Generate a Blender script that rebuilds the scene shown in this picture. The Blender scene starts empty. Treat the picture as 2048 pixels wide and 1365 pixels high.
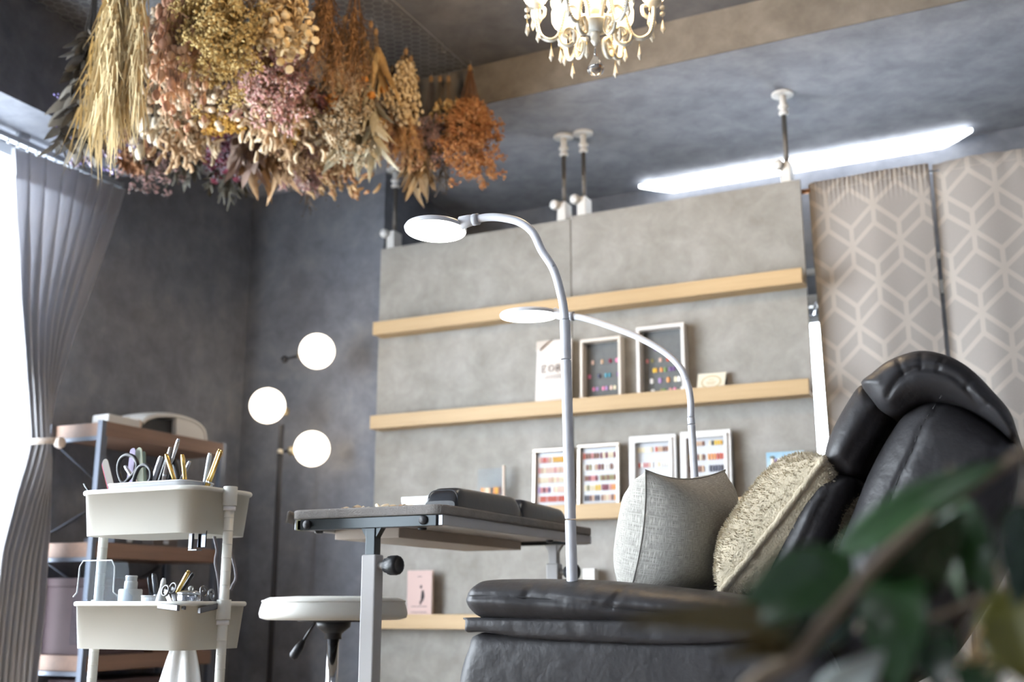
import bpy, bmesh, math, random
from mathutils import Vector, Matrix, noise
R = random.Random(7)
SC = bpy.context.scene
COL = SC.collection
H = 0.5            # camera height above the floor
F_PX = 2232.0
PITCH = math.atan(530 / F_PX); YAW = math.atan(1120 / math.hypot(F_PX, 530))

# ------------------------------------------------------------------ camera
FW = Vector((-math.sin(YAW) * math.cos(PITCH), math.cos(YAW) * math.cos(PITCH), math.sin(PITCH)))
RT = Vector((math.cos(YAW), math.sin(YAW), 0)); UP = RT.cross(FW)
cam_d = bpy.data.cameras.new('camera'); cam = bpy.data.objects.new('camera', cam_d); COL.objects.link(cam)
cam.matrix_world = Matrix((( RT.x, UP.x, -FW.x, 0), (RT.y, UP.y, -FW.y, 0), (RT.z, UP.z, -FW.z, H), (0, 0, 0, 1)))
cam_d.sensor_width = 36; cam_d.lens = 36 * F_PX / 2048; cam_d.clip_start = .05
cam_d.dof.use_dof = True; cam_d.dof.focus_distance = 2.2; cam_d.dof.aperture_fstop = 3.1
SC.camera = cam
# ------------------------------------------------------------------ world, exposure
SC.view_settings.view_transform = 'Standard'; SC.view_settings.look = 'None'
SC.view_settings.gamma = 1; SC.view_settings.use_curve_mapping = False
SC.view_settings.exposure = 0.50
W = bpy.data.worlds.new('sky'); SC.world = W; W.use_nodes = True
W.node_tree.nodes['Background'].inputs[0].default_value = (0.84, 0.92, 1.0, 1)
W.node_tree.nodes['Background'].inputs[1].default_value = 15.0
SC.cycles.use_denoising = True; SC.cycles.max_bounces = 8; SC.cycles.sample_clamp_indirect = 4
SC.cycles.caustics_reflective = False; SC.cycles.caustics_refractive = False
SC.cycles.transparent_max_bounces = 12

# ------------------------------------------------------------------ pixel helpers (world points where things stand)
def ray(x, y): return FW + RT * ((x - 1024) / F_PX) - UP * ((y - 682.5) / F_PX)
CAM = Vector((0, 0, H))
def onX(x, y, X): r = ray(x, y); return CAM + r * (X / r.x)
def onY(x, y, Y): r = ray(x, y); return CAM + r * (Y / r.y)
def onZ(x, y, Z): r = ray(x, y); return CAM + r * ((Z - H) / r.z)
def atD(x, y, d): return CAM + ray(x, y) * d
def xz(pts, Y): return [(lambda p: (p.x, p.z))(onY(x, y, Y)) for x, y in pts]

# ------------------------------------------------------------------ materials
def lin(c):
    return tuple((v / 255 / 12.92) if v <= 10.3 else ((v / 255 + .055) / 1.055) ** 2.4 for v in c) + (1,)
def principled(name):
    m = bpy.data.materials.new(name); m.use_nodes = True
    return m, m.node_tree, m.node_tree.nodes['Principled BSDF']
def mat(name, rgb, rough=.5, metal=0, spec=.5, trans=0, var=0, vscale=8, bump=0, bscale=60, emit=None, estr=0, alpha=1, sheen=0, stretch=None, rgb2=None, sub=0, ior=1.45, coat=0, coords='Object'):
    m, nt, b = principled(name); N = nt.nodes; L = nt.links
    c = lin(rgb)
    b.inputs['Base Color'].default_value = c; b.inputs['Roughness'].default_value = rough
    b.inputs['Metallic'].default_value = metal; b.inputs['Specular IOR Level'].default_value = spec
    b.inputs['Transmission Weight'].default_value = trans; b.inputs['IOR'].default_value = ior
    b.inputs['Alpha'].default_value = alpha; b.inputs['Sheen Weight'].default_value = sheen
    b.inputs['Coat Weight'].default_value = coat
    if sub: b.inputs['Subsurface Weight'].default_value = sub; b.inputs['Subsurface Scale'].default_value = .02
    if emit: b.inputs['Emission Color'].default_value = lin(emit); b.inputs['Emission Strength'].default_value = estr
    if var or bump:
        tc = N.new('ShaderNodeTexCoord'); src = tc.outputs[coords]
        if stretch:
            mp = N.new('ShaderNodeMapping'); mp.inputs['Scale'].default_value = stretch
            L.new(src, mp.inputs[0]); src = mp.outputs[0]
    if var:
        n = N.new('ShaderNodeTexNoise'); n.inputs['Scale'].default_value = vscale; n.inputs['Detail'].default_value = 6
        n.inputs['Roughness'].default_value = .62; L.new(src, n.inputs['Vector'])
        r = N.new('ShaderNodeValToRGB'); L.new(n.outputs[0], r.inputs[0])
        c2 = lin(rgb2) if rgb2 else tuple(v * (1 + var) for v in c[:3]) + (1,)
        r.color_ramp.elements[0].position = .3; r.color_ramp.elements[1].position = .7
        r.color_ramp.elements[0].color = tuple(v * (1 - var) for v in c[:3]) + (1,) if not rgb2 else c
        r.color_ramp.elements[1].color = c2
        L.new(r.outputs[0], b.inputs['Base Color'])
    if bump:
        n = N.new('ShaderNodeTexNoise'); n.inputs['Scale'].default_value = bscale; n.inputs['Detail'].default_value = 4
        L.new(src, n.inputs['Vector'])
        bm = N.new('ShaderNodeBump'); bm.inputs['Strength'].default_value = bump; bm.inputs['Distance'].default_value = .01
        L.new(n.outputs[0], bm.inputs['Height']); L.new(bm.outputs[0], b.inputs['Normal'])
    return m
def cloth_glow(m, f):
    nt = m.node_tree; b = nt.nodes['Principled BSDF']; t = nt.nodes.new('ShaderNodeBsdfTranslucent'); x = nt.nodes.new('ShaderNodeMixShader'); x.inputs[0].default_value = f
    if b.inputs['Base Color'].links: nt.links.new(b.inputs['Base Color'].links[0].from_socket, t.inputs[0])
    else: t.inputs[0].default_value = b.inputs['Base Color'].default_value
    nt.links.new(b.outputs[0], x.inputs[1]); nt.links.new(t.outputs[0], x.inputs[2]); nt.links.new(x.outputs[0], nt.nodes['Material Output'].inputs[0]); return m
def emitter(name, rgb, s):
    m, nt, b = principled(name)
    b.inputs['Base Color'].default_value = (.8, .8, .8, 1)
    b.inputs['Emission Color'].default_value = lin(rgb); b.inputs['Emission Strength'].default_value = s
    return m
def concrete(name, c1, c2, c3, scale=1.0, rough=.85):
    m, nt, b = principled(name); N = nt.nodes; L = nt.links
    tc = N.new('ShaderNodeTexCoord')
    def noise_(s, d, dist=0):
        n = N.new('ShaderNodeTexNoise'); n.inputs['Scale'].default_value = s; n.inputs['Detail'].default_value = d
        n.inputs['Roughness'].default_value = .65; n.inputs['Distortion'].default_value = dist
        L.new(tc.outputs['Object'], n.inputs['Vector']); return n
    n1 = noise_(2.6 * scale, 8, .6); n2 = noise_(11 * scale, 6, .3); n3 = noise_(70 * scale, 3)
    r = N.new('ShaderNodeValToRGB'); e = r.color_ramp.elements
    e[0].position = .37; e[0].color = lin(c1); e[1].position = .64; e[1].color = lin(c3)
    k = e.new(.5); k.color = lin(c2)
    mx = N.new('ShaderNodeMath'); mx.operation = 'MULTIPLY_ADD'; mx.inputs[1].default_value = .55
    L.new(n2.outputs[0], mx.inputs[0])
    m2 = N.new('ShaderNodeMath'); m2.operation = 'MULTIPLY'; m2.inputs[1].default_value = .45
    L.new(n1.outputs[0], m2.inputs[0]); L.new(m2.outputs[0], mx.inputs[2]); L.new(mx.outputs[0], r.inputs[0])
    L.new(r.outputs[0], b.inputs['Base Color']); b.inputs['Roughness'].default_value = rough
    b.inputs['Specular IOR Level'].default_value = .25
    bm = N.new('ShaderNodeBump'); bm.inputs['Strength'].default_value = .12; bm.inputs['Distance'].default_value = .004
    L.new(n3.outputs[0], bm.inputs['Height']); L.new(bm.outputs[0], b.inputs['Normal'])
    return m
def woodmat(name, a, b_, axis=0, rough=.5, sc=1):
    s = [30, 30, 30]; s[axis] = 1.6
    return mat(name, a, rough=rough, var=.1, vscale=1.0 * sc, rgb2=b_, stretch=tuple(s), bump=.05, bscale=2)

# ------------------------------------------------------------------ mesh builder
class MB:
    def __init__(s): s.v = []; s.f = []; s.mi = []; s.sm = []; s.uv = {}
    def add(s, vs, fs, mi=0, sm=False, uv=None):
        o = len(s.v); s.v += [Vector(p) for p in vs]
        for f in fs: s.f.append(tuple(i + o for i in f)); s.mi.append(mi); s.sm.append(sm)
        if uv:
            for i, u in enumerate(uv): s.uv[i + o] = u
        return s
    def box(s, a, b, mi=0):
        x0, y0, z0 = a; x1, y1, z1 = b
        return s.add([(x0,y0,z0),(x1,y0,z0),(x1,y1,z0),(x0,y1,z0),(x0,y0,z1),(x1,y0,z1),(x1,y1,z1),(x0,y1,z1)],
            [(0,3,2,1),(4,5,6,7),(0,1,5,4),(1,2,6,5),(2,3,7,6),(3,0,4,7)], mi)
    def obox(s, c, ax, ay, az, mi=0):   # oriented box: centre and three half vectors
        c = Vector(c); ax = Vector(ax); ay = Vector(ay); az = Vector(az)
        vs = [c + ax*i + ay*j + az*k for k in (-1, 1) for i, j in ((-1,-1),(1,-1),(1,1),(-1,1))]
        return s.add(vs, [(0,3,2,1),(4,5,6,7),(0,1,5,4),(1,2,6,5),(2,3,7,6),(3,0,4,7)], mi)
    def tube(s, pts, r, n=8, mi=0, cap=True, sm=True):
        pts = [Vector(p) for p in pts]; m = len(pts)
        rr = r if isinstance(r, (list, tuple)) else [r] * m
        t = [(pts[min(i+1, m-1)] - pts[max(i-1, 0)]).normalized() for i in range(m)]
        u = t[0].orthogonal().normalized(); vs = []
        for i in range(m):
            u = (u - t[i] * u.dot(t[i])); u = u.normalized() if u.length > 1e-6 else t[i].orthogonal().normalized()
            w = t[i].cross(u)
            for k in range(n):
                a = 2 * math.pi * k / n; vs.append(pts[i] + (u * math.cos(a) + w * math.sin(a)) * rr[i])
        fs = [(i*n+k, i*n+(k+1) % n, (i+1)*n+(k+1) % n, (i+1)*n+k) for i in range(m-1) for k in range(n)]
        s.add(vs, fs, mi, sm)
        if cap:
            o = len(s.v) - len(vs)
            s.f.append(tuple(o + k for k in reversed(range(n)))); s.mi.append(mi); s.sm.append(False)
            s.f.append(tuple(o + (m-1)*n + k for k in range(n))); s.mi.append(mi); s.sm.append(False)
        return s
    def lathe(s, prof, c, axis=(0,0,1), n=24, mi=0, sm=True, sx=1.0, lobes=0, lob=0):
        a = Vector(axis).normalized(); u = a.orthogonal().normalized()
        if abs(a.z) > .99: u = Vector((1,0,0))
        w = a.cross(u); c = Vector(c); vs = []
        for r, h in prof:
            for k in range(n):
                t = 2*math.pi*k/n; q = r * (1 + lob * math.cos(lobes*t))
                vs.append(c + a*h + u*(q*math.cos(t)*sx) + w*(q*math.sin(t)))
        m = len(prof)
        fs = [(i*n+k, i*n+(k+1) % n, (i+1)*n+(k+1) % n, (i+1)*n+k) for i in range(m-1) for k in range(n)]
        if prof[0][0] > 1e-5: fs.append(tuple(reversed(range(n))))
        if prof[-1][0] > 1e-5: fs.append(tuple((m-1)*n + k for k in range(n)))
        return s.add(vs, fs, mi, sm)
    def ball(s, c, r, n=10, mi=0, sc=(1,1,1), m=6):
        c = Vector(c); vs = []
        for i in range(m+1):
            p = math.pi*i/m
            for k in range(n):
                t = 2*math.pi*k/n
                vs.append(c + Vector((r*sc[0]*math.sin(p)*math.cos(t), r*sc[1]*math.sin(p)*math.sin(t), r*sc[2]*math.cos(p))))
        fs = [(i*n+k, (i+1)*n+k, (i+1)*n+(k+1) % n, i*n+(k+1) % n) for i in range(m) for k in range(n)]
        return s.add(vs, fs, mi, True)
    def grid(s, fn, nu, nv, mi=0, sm=True, uvf=None, close_u=False):
        vs = [fn(i/nu, j/nv) for j in range(nv+1) for i in range(nu+1)]
        uv = [uvf(i/nu, j/nv) for j in range(nv+1) for i in range(nu+1)] if uvf else None
        w = nu+1
        return s.add(vs, [(j*w+i, j*w+i+1, (j+1)*w+i+1, (j+1)*w+i) for j in range(nv) for i in range(nu)], mi, sm, uv)
    def prism(s, poly, fn, d0, d1, mi=0, sm=False):   # poly 2D, fn(a,b,d)->point
        n = len(poly); vs = [fn(a, b, d0) for a, b in poly] + [fn(a, b, d1) for a, b in poly]
        fs = [(i, (i+1) % n, n+(i+1) % n, n+i) for i in range(n)] + [tuple(reversed(range(n))), tuple(range(n, 2*n))]
        return s.add(vs, fs, mi, sm)
    def mesh(s, name, mats, org=(0,0,0)):
        o = Vector(org); me = bpy.data.meshes.new(name)
        me.from_pydata([tuple(p - o) for p in s.v], [], s.f)
        for m in (mats if isinstance(mats, (list, tuple)) else [mats]): me.materials.append(m)
        me.polygons.foreach_set('material_index', s.mi); me.polygons.foreach_set('use_smooth', s.sm)
        if s.uv:
            ul = me.uv_layers.new(name='UVMap')
            for l in me.loops: ul.data[l.index].uv = s.uv.get(l.vertex_index, (0, 0))
        me.update(); return me

def fixnormals(o):
    bm = bmesh.new(); bm.from_mesh(o.data); bmesh.ops.recalc_face_normals(bm, faces=bm.faces); bm.to_mesh(o.data); bm.free()
def bevel(o, w=.003, seg=2):
    m = o.modifiers.new('bevel', 'BEVEL'); m.width = w; m.segments = seg; m.limit_method = 'ANGLE'; m.angle_limit = math.radians(40)
    m.harden_normals = False
    return o
def tag(o, label, cat, group=None):
    o['label'] = label; o['category'] = cat
    if group: o['group'] = group
    return o
def thing(name, loc, label, cat, group=None):
    o = bpy.data.objects.new(name, None); o.empty_display_size = .05; COL.objects.link(o); o.location = loc
    return tag(o, label, cat, group)
def wloc(o):
    p = Vector(o.location)
    while o.parent: o = o.parent; p += Vector(o.location)
    return p
def part(parent, name, mb, mats, bev=0, label=None, fix=True, stuff=False, at=None):
    base = wloc(parent) if parent else Vector((0,0,0))
    org = Vector(at) if at is not None else base
    o = bpy.data.objects.new(name, mb.mesh(name, mats, org)); COL.objects.link(o)
    if parent: o.parent = parent; o.location = org - base
    else: o.location = org
    if fix: fixnormals(o)
    if bev: bevel(o, bev)
    if label: o['label'] = label
    if stuff: o['kind'] = 'stuff'
    return o
def solo(name, mb, mats, label, cat, group=None, bev=0, at=None):
    if at is None:
        xs = [p.x for p in mb.v]; ys = [p.y for p in mb.v]; zs = [p.z for p in mb.v]
        at = ((min(xs)+max(xs))/2, (min(ys)+max(ys))/2, min(zs))
    o = part(None, name, mb, mats, bev, at=at); return tag(o, label, cat, group)
def struct(name, mb, mats, parent=None, bev=0):
    o = part(parent, name, mb, mats, bev)
    if not parent: o['kind'] = 'structure'
    return o
def kids(o): return [c for c in COL.objects if c.parent == o]
def copy_tree(o, parent=None, children=None):
    c = o.copy(); COL.objects.link(c)
    if parent: c.parent = parent
    for ch in list(o.children): copy_tree(ch, c)
    return c
def smooth(pts, k=6, closed=False):   # Catmull-Rom through points (any dimension)
    P = [Vector(p) for p in pts]; n = len(P); out = []
    for i in range(n if closed else n-1):
        g = (lambda j: P[j % n]) if closed else (lambda j: P[max(0, min(n-1, j))])
        a, b, c, d = g(i-1), g(i), g(i+1), g(i+2)
        for q in range(k):
            t = q/k
            out.append(.5*((2*b) + (c-a)*t + (2*a-5*b+4*c-d)*t*t + (3*b-3*c+d-a)*t**3))
    if not closed: out.append(P[-1])
    return out
def rv(s): return Vector((R.gauss(0, s), R.gauss(0, s), R.gauss(0, s)))
def lerp(a, b, t): return a + (b - a) * t
def table(tab, y):
    for (y0, v0), (y1, v1) in zip(tab, tab[1:]):
        if y <= y1: return lerp(v0, v1, max(0, (y - y0) / (y1 - y0)))
    return tab[-1][1]
# ------------------------------------------------------------------ shared materials
M = {}
M['dark'] = concrete('dark_plaster', (109,112,121), (123,126,135), (138,141,148))
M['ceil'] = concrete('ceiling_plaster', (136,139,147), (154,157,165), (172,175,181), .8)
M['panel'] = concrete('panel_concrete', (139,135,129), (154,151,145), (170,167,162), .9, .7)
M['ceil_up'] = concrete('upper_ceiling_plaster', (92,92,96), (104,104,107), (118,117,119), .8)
M['beam'] = concrete('window_beam_plaster', (82,85,93), (94,97,105), (108,110,117))
M['floor'] = woodmat('floor_wood', (120,104,88), (142,124,104), 1)
M['oak'] = woodmat('oak', (178,150,110), (198,170,130), 0, .5)
M['white'] = mat('white_plastic', (226,226,224), .38)
M['whitewarm'] = mat('white_painted_metal', (212,213,207), .38)
M['steel'] = mat('brushed_steel', (150,152,156), .3, 1)
M['chrome'] = mat('chrome', (192,194,200), .12, 1)
M['darksteel'] = mat('dark_steel', (60,64,66), .32, .75)
M['clipsteel'] = mat('clip_steel', (112,112,114), .38, .85)
M['black'] = mat('black_plastic', (30,31,35), .4)
M['gold'] = mat('polished_gold', (214,178,104), .18, 1)
M['silver'] = mat('satin_silver', (188,192,200), .28, 1)
M['glass'] = mat('clear_glass', (255,255,255), .02, trans=1)
M['leather'] = mat('black_leather', (49,48,50), .45, spec=.42, bump=.22, bscale=46, var=.08, vscale=7)
M['seam'] = mat('leather_seam', (28,28,31), .6)
M['linen_paper'] = mat('cream_paper', (226,218,208), .8)
M['lit'] = emitter('lit_tube_diffuser', (244,250,255), 4.5)
M['lit_fill'] = emitter('lit_fill_diffuser', (248,250,255), 10.0)
M['globe'] = emitter('lit_globe_glass', (255,240,218), 2.7)
M['led'] = emitter('lit_led_disc', (250,252,246), 4.5)

def thinpane(name, tint=(255,255,255), refl=.08):
    m, nt, b = principled(name); N = nt.nodes; L = nt.links; out = N['Material Output']
    t = N.new('ShaderNodeBsdfTransparent'); t.inputs[0].default_value = lin(tint)
    g = N.new('ShaderNodeBsdfGlossy'); g.inputs['Roughness'].default_value = .05
    x = N.new('ShaderNodeMixShader'); x.inputs[0].default_value = refl
    L.new(t.outputs[0], x.inputs[1]); L.new(g.outputs[0], x.inputs[2]); L.new(x.outputs[0], out.inputs[0]); return m
M['pane'] = thinpane('window_pane')
M['acryl'] = thinpane('clear_acrylic', (242,245,248), .006)

# ------------------------------------------------------------------ big lights with their fixtures
XL, XR, YB, YF = -3.3, 1.6, 4.67, -2.0
def ceiling_light(x0, x1, y0, y1, zt, label, name='ceiling_light', lit='lit'):
    t = thing(name, ((x0+x1)/2, (y0+y1)/2, zt), label, 'ceiling light')
    part(t, 'housing', MB().box((x0+.06, y0+.012, zt-.018), (x1-.06, y1-.012, zt)), M['white'])
    n = 12; w = y1-y0          # diffuser: boat shaped, the ends curve in towards the far edge
    e = [tuple(q) for q in smooth([(0,0), (.45*w,.5*w), (.95*w,.84*w), (1.7*w,w)], 4)]
    plan = [(x0+a, y0+b) for a, b in e] + [(x1-a, y0+b) for a, b in reversed(e)]
    d = MB(); d.prism(plan, lambda a, b, c: (a, b, c), zt-.036, zt-.016)
    part(t, 'diffuser', d, M[lit], .004); return t
_a = onZ(1280, 380, 2.349); _b = onZ(1945, 258, 2.349); _c = onZ(1600, 350, 2.349)
ceiling_light(_a.x, _b.x, _a.y-.02, _c.y+.02, 2.385, 'long glowing fluorescent fixture on the lowered ceiling above the curtains')
ceiling_light(-.45, .85, -.86, -.64, 2.55, 'added fluorescent fill light on the ceiling over the unseen near end of the room', lit='lit_fill')  # fill light added behind the camera, out of view, to brighten the room

# ------------------------------------------------------------------ the room
ZC, ZL, ZS, XS = 2.55, 2.385, 2.16, -3.02
WY0, WY1, WZ0, WZ1 = -1.4, 2.86, .06, 2.15
struct('floor', MB().box((XL-.12, YF-.1, -.05), (XR+.1, YB+.12, 0)), M['floor'])
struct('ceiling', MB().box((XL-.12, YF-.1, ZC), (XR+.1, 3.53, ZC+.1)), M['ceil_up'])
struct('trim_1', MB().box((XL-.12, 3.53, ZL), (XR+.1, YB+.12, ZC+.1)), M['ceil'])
struct('trim_3', MB().box((XL, 3.524, ZL-.001), (XR, 3.53, ZC)), concrete('warm_lit_beam_plaster', (102,97,91), (116,111,104), (131,126,119), .9))  # beam face board: the chandelier's warm light is put into its colour
struct('trim_2', MB().box((XL, YF, ZS), (XS, 3.07, ZC)), M['beam'])
wl = MB()
wl.box((XL-.12, YF-.1, 0), (XL, WY0, ZC)); wl.box((XL-.12, WY1, 0), (XL, YB+.1, ZC))
wl.box((XL-.12, WY0, 0), (XL, WY1, WZ0)); wl.box((XL-.12, WY0, WZ1), (XL, WY1, ZC))
struct('wall_left', wl, M['dark'])
struct('wall_corner', MB().box((XL, 3.96, 0), (-2.562, YB, ZL)), M['dark'])
bx0, bx1, bz0, bz1 = -.93, -.50, .62, 1.70
wb = MB()
wb.box((-2.562, YB, 0), (bx0, YB+.1, ZL)); wb.box((bx1, YB, 0), (XR, YB+.1, ZL))
wb.box((bx0, YB, 0), (bx1, YB+.1, bz0)); wb.box((bx0, YB, bz1), (bx1, YB+.1, ZL))
struct('wall_back', wb, M['dark'])
struct('wall_right', MB().box((XR, YF-.1, 0), (XR+.1, YB+.1, ZC)), M['dark'])
struct('wall_front', MB().box((XL, YF-.1, 0), (XR, YF, ZC)), M['dark'])
alu = mat('white_window_frame', (214,218,222), .4, .2)
w1 = bpy.data.objects.new('window_1', None); COL.objects.link(w1); w1.location = (XL-.06, (WY0+WY1)/2, WZ0); w1['kind'] = 'structure'
fr = MB()
for y0, y1 in ((WY0, WY0+.05), (WY1-.05, WY1), (-.05+.6, .05+.6)): fr.box((XL-.09, y0, WZ0), (XL-.03, y1, WZ1))
fr.box((XL-.09, WY0, WZ0), (XL-.03, WY1, WZ0+.06)); fr.box((XL-.09, WY0, WZ1-.045), (XL-.03, WY1, WZ1))
struct('window_frame', fr, alu, w1)
for y0, y1 in ((WY0+.05, .55), (.65, WY1-.05)):
    struct('pane', MB().box((XL-.064, y0, WZ0+.06), (XL-.058, y1, WZ1-.045)), M['pane'], w1)
w2 = bpy.data.objects.new('window_2', None); COL.objects.link(w2); w2.location = (-.7, YB+.05, bz0); w2['kind'] = 'structure'
fr = MB()
for x0, x1 in ((bx0, bx0+.03), (bx1-.03, bx1)): fr.box((x0, YB+.02, bz0), (x1, YB+.07, bz1))
for z0, z1 in ((bz0, bz0+.03), (bz1-.03, bz1)): fr.box((bx0, YB+.02, z0), (bx1, YB+.07, z1))
struct('window_frame', fr, alu, w2)
struct('pane', MB().box((bx0+.03, YB+.043, bz0+.03), (bx1-.03, YB+.047, bz1-.03)), M['pane'], w2)

# smoke alarm on the lowered ceiling
t = thing('smoke_alarm', onZ(1650, 348, ZL) * 1, 'small round white smoke alarm on the lowered ceiling behind the curtains', 'alarm')
p = onZ(1650, 346, ZL)
t.location = (p.x, p.y, ZL)
part(t, 'base', MB().lathe([(.05, 0), (.05, -.012), (.0, -.012)], (p.x, p.y, ZL)), M['white'])
part(t, 'cap', MB().lathe([(.043, -.012), (.036, -.03), (0, -.034)], (p.x, p.y, ZL)), M['white'])

# ------------------------------------------------------------------ partition walls on tension poles
PY = 3.9
tl = onY(762, 497, PY); tr = onY(1600, 362, PY); XA, XB_, PZ = tl.x, tr.x, tl.z
XM = onY(1141, 431, PY).x
POLES = [785, 1126, 1166, 1568]
polex = [onY(785, 470, PY+.03).x, onY(1126, 430, PY+.03).x, onY(1166, 424, PY+.03).x, onY(1573, 350, PY+.03).x]
names = ['left of the two grey concrete-look partition walls, next to the dark corner wall', 'right of the two grey concrete-look partition walls, next to the patterned curtains']
for i, (x0, x1, dz) in enumerate(((XA, XM-.002, -.004), (XM+.002, XB_, .006))):
    t = thing('partition_wall', ((x0+x1)/2, PY, 0), names[i], 'partition', 'concrete-look partition walls')
    part(t, 'board', MB().box((x0, PY, .02), (x1, PY+.012, PZ+dz)), M['panel'], .001)
    for k in (2*i, 2*i+1):
        part(t, 'post', MB().box((polex[k]-.019, PY+.012, 0), (polex[k]+.019, PY+.10, PZ+dz-.005)), M['oak'], .002)
plab = ['white tension pole standing on the left end of the partition, beside the round lamp head', 'white tension pole above the partition, left one of the close pair', 'white tension pole above the partition, right one of the close pair', 'white tension pole on the right end of the partition, crossing the fluorescent light']
rodm = mat('threaded_rod', (128,122,116), .4, .9, bump=.5, bscale=200)
for k, x in enumerate(polex):
    y = PY + .045; zt = PZ - .002 if k < 2 else PZ + .008
    t = thing('tension_pole', (x, y, zt), plab[k], 'tension pole', 'tension poles holding the partition')
    part(t, 'ceiling_plate', MB().lathe([(0, 0), (.042, 0), (.042, -.006), (.036, -.009), (0, -.009)], (x, y, ZL), n=28), M['white'])
    part(t, 'neck', MB().lathe([(.014, -.008), (.013, -.045), (.011, -.05)], (x, y, ZL), n=16), M['white'])
    nb = MB().lathe([(.011, -.045), (.021, -.049), (.021, -.058), (.011, -.062), (.010, -.07), (.019, -.074), (.019, -.083), (.009, -.088)], (x, y, ZL), n=12)
    part(t, 'lock_nut', nb, M['white'])
    part(t, 'rod', MB().tube([(x, y, ZL-.088), (x, y, zt+.07)], .0095, 10), rodm)
    part(t, 'sleeve', MB().box((x-.019, y-.034, zt-.002), (x+.019, y+.034, zt+.082)), M['white'], .004)
    part(t, 'knob', MB().lathe([(0, .024), (.016, .022), (.02, .014), (.02, 0), (.008, 0), (.008, -.006)], (x-.02, y-.036, zt+.068), axis=(-.35, -1, 0), n=18), M['white'])

# oak picture ledges
LF = PY - .078
def ledge_z(px, py): return onY(px, py, LF).z
LEDGE_Z = [ledge_z(745, 645), ledge_z(742, 832), ledge_z(1150, 1009), ledge_z(752, 1229)]
row = ['uppermost', 'second from the top', 'third from the top', 'lowest']
for r, z in enumerate(LEDGE_Z):
    for i, (x0, x1) in enumerate(((onY(744, 700, LF).x, XM-.001), (XM+.001, onY(1607, 600, LF).x))):
        side = 'left' if i == 0 else 'right'
        t = thing('picture_ledge', ((x0+x1)/2, PY-.04, z-.05), 'oak picture ledge, %s on the %s partition wall' % (row[r], side), 'shelf', 'oak picture ledges on the partition')
        part(t, 'lip', MB().box((x0, LF, z-.055), (x1, LF+.014, z)), M['oak'], .0015)
        part(t, 'shelf_board', MB().box((x0, LF+.014, z-.055), (x1, PY, z-.041)), M['oak'], .001)
LB = -.041   # ledge board top below the lip top

# ------------------------------------------------------------------ things on the ledges
PAL = {k: mat('nail_' + k, c, .25, coat=.3) for k, c in dict(orange=(222,150,84), amber=(216,164,52), red=(196,78,52), wine=(122,44,66), rose=(206,138,138), blush=(226,192,176), cream=(232,220,190), nude=(206,172,142), brown=(124,80,62), white=(238,236,232), navy=(58,62,84), black=(48,48,54), teal=(72,138,156), lilac=(172,142,190), pink=(216,128,160), yellow=(226,190,60), olive=(146,140,96), purple=(110,82,128), sky=(110,170,205), green=(120,150,90)).items()}
_tip = MB().grid(lambda u, v: ((u-.5)*.9, -.25*math.cos((u-.5)*math.pi)*(1-.15*v), (v-.5)*2 - .25*(abs(u-.5)*2)**2*(1 if v > .5 else -1)), 4, 4)
_tipme = {}; NW, NH = 1.05, 1.45
def nail_tip(parent, c, w, h, col, name='nail_tip', tilt=0):
    me = _tipme.get(col)
    if not me: me = _tipme[col] = _tip.mesh('nail_tip_' + col, PAL[col])
    o = bpy.data.objects.new(name, me); COL.objects.link(o)
    if parent: o.parent = parent; o.location = Vector(c) - wloc(parent)
    else: o.location = c
    o.scale = (w*NW, w, h*NH/2); o.rotation_euler = (tilt, 0, 0); return o
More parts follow.
